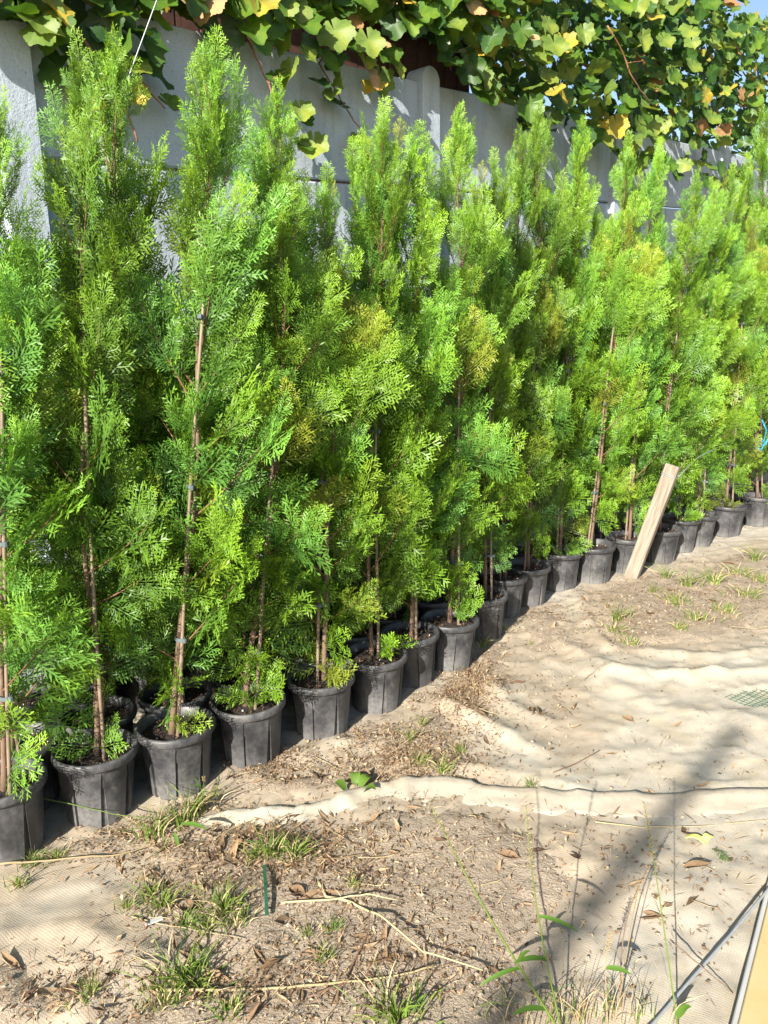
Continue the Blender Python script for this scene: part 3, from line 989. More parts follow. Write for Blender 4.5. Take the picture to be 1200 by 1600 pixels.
def low_sprig(root, ang, n, Lm, hue):
    r = np.random.default_rng(int(abs(ang) * 100) + n)
    Vs, Qs, As, off = [], [], [], 0
    c = np.array([math.cos(ang) * 0.03, math.sin(ang) * 0.03, 0.25])
    for k in range(max(3, int(n * 0.65))):
        V, Q_, A = SPRAYS[r.integers(9)]
        a = ang + r.normal(0, 0.75)
        d = np.array([math.cos(a), math.sin(a), r.uniform(0.15, 1.3)]); d /= np.linalg.norm(d)
        nn = np.array([r.normal(0, .7), -0.5 + r.normal(0, .5), 0.6]); nn -= d * (nn @ d); nn /= np.linalg.norm(nn)
        Mx = np.stack([d, np.cross(nn, d), nn])
        Vs.append((V * r.uniform(0.8, 1.45) * Lm) @ Mx + c); Qs.append(Q_ + off); As.append(np.clip(A * 0.85, 0, 1)); off += len(V)
    A = np.concatenate(As)
    return link("low_sprig", mesh_np("low_sprig", np.concatenate(Vs), np.concatenate(Qs), attrs={'tone': A, 'hue': np.full(len(A), hue)}, mats=[M_CON]), root)

# front row: (u, v of the pot's front foot in the photo, top of the tree in the photo, variant, ...)
FRONT = [
    (-105, 1425, (-60, 60), 3, 0.62, "potted conifer cut off by the picture's edge, nearest of the row"),
    (18, 1350, (-8, 125), 1, 0.70, "potted conifer at the left edge, its pot cut by the frame"),
    (160, 1290, (108, 48), 0, 0.66, "potted conifer in the first whole pot from the left, bare leader before the wall"),
    (283, 1250, (345, 45), 2, 0.70, "tallest potted conifer, leaning towards the right, with a thick tan cane"),
    (396, 1204, (462, 250), 3, 0.55, "potted conifer whose pot has a bright green sprig over its rim, fourth whole pot"),
    (505, 1160, (512, 245), 4, 0.74, "potted conifer in the dusty sunlit pot with yellowing low twigs"),
    (588, 1117, (588, 165), 5, 0.50, "potted conifer with a leafy sprig hiding its pot rim, beside the dusty pot"),
    (642, 1078, (655, 205), 7, 0.62, "potted conifer whose pot is half hidden, just left of the pot above the litter heap"),
    (702, 1052, (725, 165), 3, 0.60, "potted conifer in the pale pot beside the heap of dry litter"),
    (752, 1005, (765, 230), 6, 0.50, "potted conifer squeezed behind the pale pot at the litter heap"),
    (783, 968, (805, 195), 5, 0.60, "potted conifer in the narrow dark pot right of the litter heap"),
    (822, 950, (850, 165), 3, 0.58, "potted conifer in the wide dark pot two left of the round pot by the plank"),
    (872, 925, (905, 185), 7, 0.50, "potted conifer with low drooping sprays, one pot left of the round dark pot"),
    (925, 914, (985, 205), 4, 0.66, "potted conifer with long tan cane in the round dark pot left of the plank"),
    (978, 898, (1030, 215), 1, 0.60, "potted conifer directly behind the leaning wooden plank"),
    (1028, 882, (1080, 260), 0, 0.60, "potted conifer in the first pot to the right of the plank"),
    (1058, 866, (1115, 285), 5, 0.55, "potted conifer in the second pot to the right of the plank"),
    (1086, 856, (1140, 255), 6, 0.50, "potted conifer in the third pot to the right of the plank, mostly hidden"),
    (1132, 840, (1172, 240), 4, 0.60, "potted conifer with yellowing low twigs in the sunlit pot near the far end"),
    (1182, 824, (1188, 168), 5, 0.60, "potted conifer in the last pot in view, by the blue twine"),
    (1228, 812, (1232, 150), 7, 0.60, None),
    (1268, 802, (1310, 230), 3, 0.60, None)]
SPRIG = {2: (-0.5, 5, 0.13, 0.5), 3: (-1.1, 4, 0.11, 0.1), 4: (-1.2, 7, 0.12, 0.3), 5: (-0.7, 7, 0.12, 0.03), 6: (-1.0, 9, 0.13, 0.25), 8: (-0.7, 4, 0.13, 0.5), 12: (-1.0, 6, 0.15, 0.5), 16: (-0.8, 7, 0.15, 0.4), 18: (-1.9, 8, 0.15, 0.05), 19: (-1.5, 6, 0.15, 0.2)}
OUTSIDE = "potted conifer of the row, standing just outside the picture's edge"
fronts = []
for i, (u, v, tip, var, st, lab) in enumerate(FRONT):
    g = G(u, v)
    d = Vector((g.x, g.y, 0)).normalized()
    b = g + d * 0.098
    b.z = surf(b.x, b.y) - 0.004
    tp = atY(tip[0], tip[1], b.y + 0.05) - Vector((0, 0, 0.09))
    fronts.append(b)
    if i == 0: continue
    tr_ = potted_tree(b, var, tp, lab or OUTSIDE, "front row of potted conifers" if lab else "conifers beyond the frame", rz=rnd.uniform(-0.35, 0.35), width=rnd.uniform(0.80, 0.96), stake=st, stake_dx=rnd.choice([-1, 1]) * rnd.uniform(0.02, 0.035))
    if i in SPRIG: low_sprig(tr_, *SPRIG[i])

POTNAME = ["the pot outside the left edge", "the left-edge pot", "the first whole pot", "the tallest conifer's pot", "the pot with the green sprig", "the dusty sunlit pot", "the sprig-hidden pot", "the half-hidden pot",
           "the pale pot", "the squeezed-in pot", "the narrow dark pot", "the wide dark pot", "the pot left of the round one", "the round dark pot", "the plank's pot", "the first pot past the plank", "the second pot past the plank",
           "the third pot past the plank", "the far sunlit pot", "the last pot in view", "the far unseen pot", "the end of the row"]
# the back row, between the front pots and the wall
q_tip = {2: (195, 95), 4: (432, 160), 6: (610, 190)}
for i in range(len(fronts) - 1):
    a, b = fronts[i], fronts[i + 1]
    if i == 0 or ((b - a).length < 0.20 and i not in (2,)): continue
    c = (a + b) / 2 - WOUT * rnd.uniform(0.22, 0.27)
    dist = WALL_D + (c.x * WOUT.x + c.y * WOUT.y)
    if dist < 0.17: c += WOUT * (0.17 - dist)
    c.z = surf(c.x, c.y) - 0.004
    if i == 2:
        lab, grp = "dark back-row conifer behind the gap between the two nearest whole pots", "back row of potted conifers"
    else:
        lab, grp = "back-row conifer between %s and %s" % (POTNAME[i], POTNAME[i + 1]), "back row of potted conifers"
    if i in q_tip: tp = atY(q_tip[i][0], q_tip[i][1], c.y)
    else: tp = c + Vector((rnd.uniform(-.03, .10), rnd.uniform(-.05, .05), rnd.uniform(1.62, 1.95) + (0.30 if i > 8 else 0.0)))
    potted_tree(c, [6, 7, 3, 5, 1, 4][i % 6], tp, lab, grp, rz=rnd.uniform(-3, 3), width=rnd.uniform(0.92, 1.05), stake=rnd.uniform(0.5, 0.65), stake_dx=rnd.choice([-1, 1]) * 0.028, ties=2)
    # a third tree squeezed against the wall where the row bends away from it
    dist = WALL_D + (c.x * WOUT.x + c.y * WOUT.y)
    if dist > 0.46 and i < 10:
        c2 = c - WOUT * (dist - 0.18) + WDIR * 0.12
        c2.z = -0.004
        tp = c2 + Vector((rnd.uniform(-.03, .08), rnd.uniform(-.05, .05), rnd.uniform(1.6, 1.95)))
        potted_tree(c2, [7, 5, 3][i % 3], tp, "shaded potted conifer against the wall behind " + POTNAME[i], "conifers against the wall", rz=rnd.uniform(-3, 3), width=0.95, stake=0.0, ties=0)

# ------------------------------------------------------------------ grapevines on the wall
def vine_leaf_mesh(seed, mat):
    """five-lobed toothed grape leaf, about 0.14 m, petiole at the origin, tip along -z, face +y"""
    r = np.random.default_rng(seed)
    lobes = [(-158, 0.66), (-108, 0.86), (-54, 0.98), (0, 1.15), (54, 0.98), (108, 0.86), (158, 0.66)]
    ring, tones = [], []
    for i, (a, l) in enumerate(lobes):
        a2 = a + r.uniform(-4, 4); l2 = l * r.uniform(0.94, 1.06)
        for da, k, tv in ((-19, 0.86, 0.1), (-14, 0.92, 0.2), (-10, 0.89, 0.3), (-6, 0.96, 0.5), (0, 1.0, 1.0), (6, 0.96, 0.5), (10, 0.89, 0.3), (14, 0.92, 0.2), (19, 0.86, 0.1)):
            if i < len(lobes) - 1 or da <= 10:
                ring.append((a2 + da, l2 * k * r.uniform(0.98, 1.02))); tones.append(tv)
        if i < len(lobes) - 1:
            nx = lobes[i + 1]
            ring.append(((a + nx[0]) / 2, min(l, nx[1]) * r.uniform(0.84, 0.95))); tones.append(0.0)
    S = 0.078
    fold, cup, wave = r.uniform(0.1, 0.5), r.uniform(-0.25, 0.35), r.uniform(0, 6.28)
    def pos(a, l):
        a = R(a)
        x, z = math.sin(a) * l, -math.cos(a) * l
        y = fold * abs(x) * 0.6 - cup * (x * x + z * z) + 0.10 * math.sin(4 * a + wave) * l * l + (0.12 * l if z < 0 else 0)
        return (x * S, y * S, z * S)
    V = [pos(0, 0)]; A = [1.0]
    n = len(ring)
    for (a, l), tv in zip(ring, tones): V.append(pos(a, l * 0.5)); A.append(1.0 if tv == 1.0 else tv * 0.8)
    for (a, l), tv in zip(ring, tones): V.append(pos(a, l)); A.append(0.8 if tv == 1.0 else tv * 0.5)
    T = [(0, 1 + k, 2 + k) for k in range(n - 1)]
    Q = [(1 + k, 1 + n + k, 2 + n + k, 2 + k) for k in range(n - 1)]
    return V, Q, T, A
LEAFGEO = [vine_leaf_mesh(200 + i, None) for i in range(6)]
LEAFMESH = [[mesh_np("vine_leaf", V, Q, T, {'tone': A}, [M_VL[m_]], smooth=True) for (V, Q, T, A) in LEAFGEO] for m_ in range(5)]
vr = random.Random(5)
def leaf_quat(out_w=0.75, up_w=0.5, spread=0.45):
    n = (WOUT * out_w + Vector((-sdir.x, -sdir.y, 0)) * 0.35 + Vector((0, 0, up_w)) + Vector((vr.gauss(0, spread), vr.gauss(0, spread), vr.gauss(0, spread)))).normalized()
    z = Vector((vr.gauss(0, .45), vr.gauss(0, .45), 1.0))
    z = (z - n * z.dot(n)).normalized()
    x = n.cross(z).normalized()
    return Matrix((x, n, z)).transposed().to_quaternion()

def pick(ws):
    return vr.choices(range(5), ws)[0]

def add_leaf(vine, p, mtype, size=1.0, q=None):
    o = link("leaf", LEAFMESH[mtype][vr.randrange(6)], vine)
    o.location = p - vine.location
    o.rotation_mode = 'QUATERNION'
    o.rotation_quaternion = q or leaf_quat()
    k = size * vr.uniform(0.9, 1.25)
    o.scale = (k * vr.uniform(.9, 1.1), k, k)
    return o

def stuff_leaves(vine, items, name="leaf_mass"):
    """many leaves joined: items (pos, quat, size, mtype)"""
    Vs, Qs, Ts, As, mq, mt = [], [], [], [], [], []
    off = 0
    for p, q, s, mt_ in items:
        V, Q_, T_, A = LEAFGEO[vr.randrange(6)]
        M3 = np.array(q.to_matrix()) * s
        Vs.append(np.array(V) @ M3.T + np.array(p - vine.location))
        Qs.append(np.array(Q_) + off); Ts.append(np.array(T_) + off); As.append(np.array(A))
        mq += [mt_] * len(Q_); mt += [mt_] * len(T_)
        off += len(V)
    me = mesh_np(name, np.concatenate(Vs), np.concatenate(Qs), np.concatenate(Ts), {'tone': np.concatenate(As)}, M_VL, mq + mt, smooth=True)
    o = link(name, me, vine)
    o["kind"] = "stuff"
    return o

def cane(vine, px, out0, out1, r0=0.008, r1=0.004):
    mb = MB()
    pts = [W(u, v, out0 + (out1 - out0) * i / (len(px) - 1)) - vine.location for i, (u, v) in enumerate(px)]
    d = []
    for i in range(len(pts) - 1):
        for k in range(3):
            d.append(pts[i].lerp(pts[i + 1], k / 3) + Vector((vr.uniform(-.004, .004), vr.uniform(-.004, .004), vr.uniform(-.004, .004))))
    d.append(pts[-1])
    mb.tube(d, [r0 + (r1 - r0) * i / len(d) for i in range(len(d))], 6)
    return link("cane", mb.mesh("cane", [M_VCANE], smooth=True), vine)

# near vine: over the wall top at the left
vL = empty("grapevine", W(60, -60, -0.25))
tag(vL, "grapevine trailing a long reddish cane over the wall in the upper left corner", "grapevine", "grapevines on the wall")
cane(vL, [(80, -40), (97, 5), (115, 40), (130, 62), (155, 100), (180, 137), (200, 175), (215, 222)], 0.04, 0.12)
cane(vL, [(-30, -20), (20, 5), (60, 20), (105, 38)], -0.1, 0.08, 0.006, 0.004)
cane(vL, [(215, 115), (235, 145), (258, 170)], 0.10, 0.10, 0.004, 0.003)
for (u, v, mt_, s, o_) in [(8, 5, 0, 1, .05), (38, 8, 0, 1.1, .08), (68, 5, 1, 1.1, .1), (25, 28, 0, 1, .1), (55, 30, 1, 1.1, .14), (78, 8, 2, .9, .12), (85, 42, 0, 1.1, .1),
                           (60, 45, 1, 1, .15), (100, 62, 4, 1.1, .05), (96, 108, 4, 1.1, .05), (160, 30, 4, 1.1, .1), (178, 28, 0, 1.0, .1), (200, 50, 4, 1.2, .1), (222, 62, 4, 1.2, .1),
                           (165, 52, 4, 1.1, .08), (190, 75, 0, .9, .12), (225, 95, 4, 1.0, .08), (250, 122, 4, 1.0, .08), (140, 140, 2, 0.9, .12), (155, 130, 0, 0.9, .1), (222, 146, 2, 0.6, .1),
                           (205, 95, 1, 1.1, .12), (262, 160, 0, .7, .08), (230, 20, 0, 1.0, .05), (132, -10, 0, 1.1, .1), (20, -25, 0, 1.1, .1), (110, 8, 4, 1.0, .02)]:
    add_leaf(vL, W(u, v, o_), mt_, s)
for k in range(105):
    add_leaf(vL, W(vr.uniform(-120, 270), vr.uniform(-90, 20), vr.uniform(-.3, .12)), pick([5, 2, 1, 0.4, 4]), 1.0)

# middle vine
vM = empty("grapevine", W(450, -60, -0.25))
tag(vM, "grapevine with large sunlit leaves hanging over the wall left of the round-topped post", "grapevine", "grapevines on the wall")
cane(vM, [(340, -10), (350, 18), (372, 38), (390, 68), (405, 100), (418, 128), (430, 160), (438, 215), (436, 270)], 0.05, 0.10, 0.006, 0.0035)
cane(vM, [(545, -20), (540, 25), (530, 60), (498, 98), (518, 130), (540, 168), (562, 200), (572, 240)], 0.05, 0.08, 0.005, 0.003)
cane(vM, [(420, 130), (445, 110)], 0.10, 0.13, 0.003, 0.0025)
cane(vM, [(442, 205), (458, 178)], 0.10, 0.13, 0.003, 0.0025)
for (u, v, mt_, s, o_) in [(345, 45, 4, 1.3, .05), (375, 15, 0, 1.1, .08), (392, 45, 0, 1.0, .12), (415, 10, 4, 1.1, .08), (425, 40, 0, 1.1, .14), (405, 62, 0, .8, .14), (455, 10, 1, 1.2, .12),
                           (468, 35, 0, 1.5, .14), (445, 58, 1, 1.0, .1), (482, 68, 4, 1.0, .1), (500, 20, 0, 1.2, .1), (522, 48, 1, 1.35, .18), (505, 90, 0, 1.0, .12), (528, 92, 4, 1.0, .1), (532, 112, 1, .8, .12),
                           (478, 82, 1, .7, .14), (575, 62, 1, 1.3, .18), (555, 30, 3, .8, .1), (592, 60, 3, .8, .16), (605, 82, 0, .9, .1), (578, 115, 3, .9, .14), (588, 135, 2, 1.0, .12), (595, 120, 1, .9, .08),
                           (455, 108, 1, 1.0, .13), (432, 118, 0, .8, .1), (497, 130, 4, 1.0, .08), (520, 145, 1, .7, .1), (532, 165, 4, 1.0, .06), (470, 170, 1, .9, .12), (468, 182, 4, .8, .1),
                           (450, 195, 0, .6, .1), (490, 222, 1, 1.0, .1), (478, 228, 0, .9, .08), (555, 222, 1, .9, .06), (545, 68, 0, 1.0, .08), (615, 100, 1, .8, .12), (572, 95, 1, .9, .12)]:
    add_leaf(vM, W(u, v, o_), mt_, s)
for k in range(175):
    u = vr.uniform(240, 625)
    add_leaf(vM, W(u, vr.uniform(-110, 22 if u > 340 else 8), vr.uniform(-.3, .16)), pick([8, 2.5, 0.4, 0.3, 5]), 1.08)

# the big vine at the right
vR = empty("grapevine", W(950, -80, -0.4))
tag(vR, "dense yellowing grapevine with grapes tumbling over the right end of the wall", "grapevine", "grapevines on the wall")
low_u = [600, 680, 720, 760, 800, 850, 900, 950, 1000, 1040, 1080, 1110, 1140, 1170, 1200, 1300, 1500]
low_v = [30, 62, 118, 150, 192, 222, 232, 242, 255, 282, 308, 308, 288, 268, 255, 255, 262]
def lowv(u): return float(np.interp(u, low_u, low_v))
n_obj = 0
mass = []
while n_obj < 290:
    u = vr.uniform(615, 1230)
    v = vr.uniform(-20, lowv(u))
    if u > 1165 and v < 28: continue
    if u < 720 and vr.random() < 0.45: continue
    w = [5, 6, 0.5, 0.25, 2] if u > 820 else [6, 3, 0.8, 0.6, 4]
    if 1110 < u and 100 < v < 160: w = [3, 3, 2.5, .3, 1]
    out_ = vr.uniform(0.06, 0.40) * (0.5 + 0.5 * min(1, (u - 600) / 300)) if v < lowv(u) - 25 else vr.uniform(0.04, 0.22)
    add_leaf(vR, W(u, v, out_), pick(w), 1.08)
    n_obj += 1
while len(mass) < 1900:
    u = vr.uniform(620, 1480)
    v = vr.uniform(-260, lowv(u) - 12)
    if 1160 < u < 1235 and -30 < v < 32: continue
    if 1130 < u < 1300 and -200 < v < 10 and vr.random() < 0.8: continue
    if u < 740 and vr.random() < 0.65: continue
    mass.append((W(u, v, vr.uniform(-0.85, 0.22)), leaf_quat(spread=0.55), vr.uniform(.9, 1.35), pick([5, 4.5, 0.4, 0.3, 3])))
while len(mass) < 2500:
    u = vr.uniform(980, 1300)
    v = vr.uniform(-20, lowv(u) - 10)
    if 1160 < u < 1235 and -30 < v < 28: continue
    mass.append((W(u, v, vr.uniform(-1.3, -0.2)), leaf_quat(spread=0.5), vr.uniform(1.2, 1.6), pick([4, 2.5, .8, .4, 4])))
while len(mass) < 4000:
    u = vr.uniform(690, 1560)
    v = vr.uniform(-300, min(lowv(u) - 20, 170))
    if 1150 < u < 1240 and -40 < v < 26: continue
    mass.append((W(u, v, vr.uniform(-1.5, -0.5)), leaf_quat(spread=0.5), vr.uniform(1.1, 1.6), pick([4, 1.5, .5, .4, 6])))
stuff_leaves(vR, mass)
cane(vR, [(950, 40), (975, 85), (985, 115), (1000, 140), (1020, 165)], 0.25, 0.32, 0.006, 0.004)
cane(vR, [(980, 98), (1012, 96)], 0.30, 0.30, 0.003, 0.002)
cane(vR, [(850, 85), (880, 65), (920, 50)], 0.22, 0.25, 0.005, 0.003)
cane(vR, [(700, -20), (690, 60), (705, 110)], -0.05, -0.05, 0.006, 0.005)
cane(vR, [(770, 20), (800, 60), (830, 110)], 0.05, 0.12, 0.006, 0.004)
def grapes(vine, u, v, out_, n):
    mb = MB()
    c = W(u, v, out_) - vine.location
    for k in range(n):
        t = k / n
        rr = 0.028 * (1 - t * 0.6)
        a = k * 2.4
        p = c + Vector((rr * math.cos(a), rr * math.sin(a), 0.06 - 0.15 * t))
        R_ = vr.uniform(0.0075, 0.0098)
        V, Q_, T_ = [(0, 0, R_)], [], []
        for i in range(1, 4):
            for j in range(7):
                th, phi = math.pi * i / 4, 2 * math.pi * j / 7
                V.append((R_ * math.sin(th) * math.cos(phi), R_ * math.sin(th) * math.sin(phi), R_ * math.cos(th) * 1.1))
        V.append((0, 0, -R_))
        for j in range(7):
            T_ += [(0, 1 + j, 1 + (j + 1) % 7), (22, 15 + (j + 1) % 7, 15 + j)]
            for i in range(2):
                Q_.append((1 + i * 7 + j, 8 + i * 7 + j, 8 + i * 7 + (j + 1) % 7, 1 + i * 7 + (j + 1) % 7))
        mb.add([p + Vector(x) for x in V], Q_, T_)
    o = link("grape_cluster", mb.mesh("grape_cluster", [M_GRAPE], smooth=True), vine)
grapes(vR, 688, 18, 0.12, 46)
grapes(vR, 622, 14, 0.0, 50)

# ------------------------------------------------------------------ leaning plank, wires and twine
pb = G(985, 903)
pb.z = surf(pb.x, pb.y) - 0.02
ptop = atY(1052, 727, pb.y - 0.02)
pv = ptop - pb
mb = MB()
mb.box((0, 0, pv.length / 2), (0.088, 0.045, pv.length), None, 0, 0.004)
plank = link("wooden_plank", mb.mesh("wooden_plank", [M_WOOD]))
plank.location = pb
plank.rotation_mode = 'QUATERNION'
plank.rotation_quaternion = Vector((0, 0, 1)).rotation_difference(pv) @ Quaternion((0, 0, 1), R(-40))
tag(plank, "weathered wooden plank leaning among the pots with wire round its top", "plank")
wire = MB()
qd = plank.rotation_quaternion
loop = []
for k in range(27):
    a = 2 * math.pi * k / 13
    sq = max(abs(math.cos(a)), abs(math.sin(a)))
    loop.append(pb + qd @ Vector((0.047 * math.cos(a) / sq, 0.0255 * math.sin(a) / sq, pv.length - 0.055 - 0.010 * k / 13)))
wire.tube(loop, 0.0022, 5)
wtop = loop[-1]
wend = atY(1205, 655, pb.y + 1.6)
wire.tube([wtop, wtop.lerp(atY(1090, 715, pb.y + 0.35), 0.5), atY(1090, 715, pb.y + 0.35), atY(1140, 690, pb.y + 0.9), wend], 0.0026, 5)
tag(link("tie_wire", wire.mesh("tie_wire", [M_WIRE], smooth=True)), "thin grey wire looped round the plank and running off towards the far pots", "wire")
bp = fronts[19]
mb = MB()
tw = [atY(1190, 655, bp.y - 0.25), atY(1198, 672, bp.y - 0.26), atY(1193, 688, bp.y - 0.25), atY(1184, 697, bp.y - 0.25), atY(1196, 694, bp.y - 0.24), atY(1206, 676, bp.y - 0.24), atY(1215, 650, bp.y - 0.24)]
mb.tube(tw, 0.006, 6)
mb.tube([atY(1196, 690, bp.y - 0.25), atY(1190, 702, bp.y - 0.26), atY(1180, 699, bp.y - 0.26)], 0.005, 5)
tag(link("blue_twine", mb.mesh("blue_twine", [M_BLUE], smooth=True)), "blue twine knotted to the conifer at the right edge", "twine")
mb = MB()
mb.tube([W(345, -330, 0.8), W(262, -60, 0.6), W(245, 0, 0.55), W(210, 95, 0.50), W(176, 190, 0.42), W(150, 262, 0.36), W(138, 300, 0.33), W(128, 335, 0.30)], 0.0022, 5)
tag(link("thin_wire", mb.mesh("thin_wire", [M_WIRE], smooth=True)), "thin grey wire slanting down across the upper left of the wall", "wire")

# ------------------------------------------------------------------ near post and cable at the lower right corner, pole whose shadow crosses the fabric
e0_, e1_ = G(1141, 1600, 0.03), G(1195, 1390, 0.03)
pvec = (e1_ - e0_); pvec.z = 0
post = empty("painted_strip", e0_ - pvec * 1.2)
tag(post, "cream painted metal strip with white edge and rust spots, lying in the lower right corner", "metal strip")
PL = pvec.length * 3.4
for nme, x0, wd, z0, th, mt_ in (("cream_face", 0.052, 0.074, 0.0, 0.012, M_CREAM), ("white_edge", 0.0085, 0.011, 0.004, 0.020, M_WHITEP), ("white_flange", 0.107, 0.034, 0.004, 0.022, M_WHITEP)):
    mb = MB()
    mb.box((x0, PL / 2, z0), (wd, PL, th), None, 0, 0.003)
    o = link(nme, mb.mesh(nme, [mt_]), post)
    o.rotation_euler = (0, 0, math.atan2(-pvec.x, pvec.y))
mb = MB()
for f in (0.1, 0.9):
    mb.box((0.055, PL * f, -0.022), (0.10, 0.08, 0.032), None, 0, 0.006)
o = link("support_block", mb.mesh("support_block", [M_WOOD]), post); o.rotation_euler = (0, 0, math.atan2(-pvec.x, pvec.y))
mb = MB()
cpts = [G(960, 1665, 0.012), G(1020, 1600, 0.016), G(1080, 1530, 0.022), G(1140, 1462, 0.036), G(1200, 1390, 0.054), G(1260, 1325, 0.05), G(1330, 1250, 0.012)]
mb.tube(cpts, 0.0038, 7)
tag(link("grey_cable", mb.mesh("grey_cable", [M_WIRE], smooth=True)), "grey cable running across the rusty cream strip in the corner", "cable")
s1, s0 = G(1150, 1130), G(880, 1470)
dsh = (s1 - s0).normalized()
pole_b = s1 - dsh * 10.5
ptip = s1 - sdir * (5.0 / math.sin(SUN_EL))
mb = MB()
mb.tube([Vector((pole_b.x, pole_b.y, -0.05)).lerp(ptip, k / 8) + Vector((0.02 * math.sin(k * 1.7), 0.02 * math.cos(k * 2.1), 0)) for k in range(9)], [0.045, 0.045, 0.044, 0.043, 0.041, 0.039, 0.037, 0.034, 0.030], 9)
pole = link("wooden_pole", mb.mesh("wooden_pole", [M_BARK], smooth=True))
tag(pole, "rough wooden pole outside the picture that throws the long slanting shadow", "pole")

# ------------------------------------------------------------------ litter, leaves, stones, twigs
HOT = [((430, 1335), (90, 28), 46), ((540, 1350), (70, 40), 26), ((300, 1400), (60, 35), 20), ((600, 1500), (120, 45), 26), ((430, 1545), (130, 30), 24), ((120, 1555), (80, 28), 14),
       ((420, 1205), (35, 18), 12), ((520, 1212), (45, 16), 12), ((660, 1185), (50, 30), 16), ((735, 1070), (32, 38), 20), ((780, 1330), (150, 60), 18), ((965, 965), (60, 28), 8), ((1100, 930), (60, 30), 10),
       ((860, 980), (40, 22), 6), ((1000, 1200), (180, 110), 12), ((180, 1330), (70, 20), 10), ((860, 1100), (30, 30), 5), ((1080, 1400), (80, 60), 6), ((300, 1300), (100, 12), 10)]
lr = random.Random(17)
LANDMARKS = [(415, 1400, "beside the green plastic strip"), (240, 1440, "near the small white plastic scrap"), (330, 1545, "along the long pale dry stalk at the bottom"), (560, 1450, "around the kinked straw stalk"),
             (660, 1195, "in the brown litter just above the rolled hem"), (735, 1065, "in the litter heap beside the pale pot"), (850, 1000, "on the dirt patch below the wide dark pot"), (975, 985, "in the straw patch below the plank"),
             (1120, 930, "in the straw patch at the right edge"), (290, 1285, "before the second whole pot"), (60, 1355, "under the pot at the left edge"), (430, 1205, "below the pot with the bright green sprig"),
             (870, 1115, "along the crease in the middle of the pale fabric"), (620, 1580, "at the bottom edge under the kinked stalk"), (800, 1340, "on the bare sand left of the long shadow"), (1050, 1180, "on the pale fabric right of the crease"),
             (1090, 1420, "on the woven fabric left of the painted strip"), (100, 1560, "on the fabric in the lower left corner"), (830, 1235, "against the middle of the rolled hem")]
def where(p):
    return min(LANDMARKS, key=lambda l: (Vector(p).xy - G(l[0], l[1]).xy).length)[2]
def ground_pt(u, v, dz=0.0):
    g = G(u, v)
    g.z = surf(g.x, g.y) + dz
    return g
def dry_leaf_mesh(seed, mat, broad=False):
    r = np.random.default_rng(seed)
    L = r.uniform(0.045, 0.085); Wd = L * (r.uniform(0.14, 0.24) if not broad else 0.5)
    curl, twist, cup = r.uniform(-6, 18), r.uniform(-2, 2), r.uniform(0.2, 1.1)
    V, Q = [], []
    n = 8
    x, z, an = 0, 0, r.uniform(-0.5, 0.1)
    for i in range(n + 1):
        t = i / n
        w = Wd * math.sin(math.pi * min(1, t * 0.97 + 0.02)) ** 1.4
        tw = twist * (t - 0.5)
        for k in range(4):
            s = -1 + 2 * k / 3
            y = s * w / 2
            zz = cup * abs(s) ** 2 * w * 0.5
            V.append((x, y * math.cos(tw) - zz * math.sin(tw), z + y * math.sin(tw) + zz * math.cos(tw)))
        x += L / n * math.cos(an); z += L / n * math.sin(an)
        an += curl * L / n
    V = np.array(V); V[:, 0] -= L / 2; V[:, 2] -= V[:, 2].min()
    for i in range(n):
        for k in range(3):
            Q.append((4 * i + k, 4 * i + k + 1, 4 * i + k + 5, 4 * i + k + 4))
    return mesh_np("dry_leaf", V, Q, mats=[mat], smooth=True)
DRY = [dry_leaf_mesh(300 + i, M_DRY[[0, 1, 1, 1, 2, 0, 1, 0][i % 8]], i == 5) for i in range(16)]
for (c, sd, n) in HOT:
    for k in range(n):
        p = ground_pt(lr.gauss(c[0], sd[0]), lr.gauss(c[1], sd[1]), 0.001)
        di = lr.randrange(16)
        o = link("dry_leaf", DRY[di])
        o.location = p
        o.rotation_euler = (lr.gauss(0, .35), lr.gauss(0, .35), lr.uniform(0, 6.28))
        s = lr.uniform(0.6, 1.35); o.scale = (s, s, s)
        tag(o, "curled %s dry leaf " % ["brown", "tan", "tan", "tan", "dark", "brown", "tan", "brown"][di % 8] + where(p), "leaf", "dry leaves scattered on the ground")
for (u, v, mi, s, rz, lab) in [(1310 - 260 - 230, 1418, 1, 1.0, 0.2, "pale tan dry leaf lying alone on the bare sand"), (955, 1181, 7, 0.9, 0.3, "reddish brown leaf lying alone on the pale fabric"),
                               (888, 1310, 2, 1.0, -0.5, "brown curled leaf on the sand below the rolled hem"), (1098, 1232, 2, 0.9, 0.2, "slim brown leaf by the hem in the slanting shadow's path"), (20, 1512, 3, 1.9, -0.6, "long tan leaf curling up from the fabric, lower left")]:
    o = link("dry_leaf", DRY[mi]); o.location = ground_pt(u, v, 0.002); o.rotation_euler = (0.1, 0.05, rz); o.scale = (s, s, s)
    tag(o, lab, "leaf", "dry leaves scattered on the ground")

# fine litter: crumbs, needle bits and chaff nobody could count
lv, lq, la = [], [], []
nr = np.random.default_rng(23)
pts = []
for (c, sd, n) in HOT:
    m_ = int(n * 40)
    pts.append(np.stack([nr.normal(c[0], sd[0] * 1.1, m_), nr.normal(c[1], sd[1] * 1.1, m_)], 1))
pts.append(np.stack([nr.normal(735, 28, 2600), nr.normal(1075, 32, 2600)], 1))
pts.append(np.stack([nr.normal(640, 60, 2600), nr.normal(1190, 28, 2600)], 1))
pts.append(np.stack([nr.uniform(150, 1000, 500), nr.uniform(1250, 1640, 500)], 1))
pts.append(np.stack([nr.uniform(700, 1250, 500), nr.uniform(880, 1260, 500)], 1))
pts.append(np.stack([nr.normal(1110, 75, 1900), nr.normal(930, 32, 1900)], 1))
pts.append(np.stack([nr.normal(970, 45, 900), nr.normal(975, 25, 900)], 1))
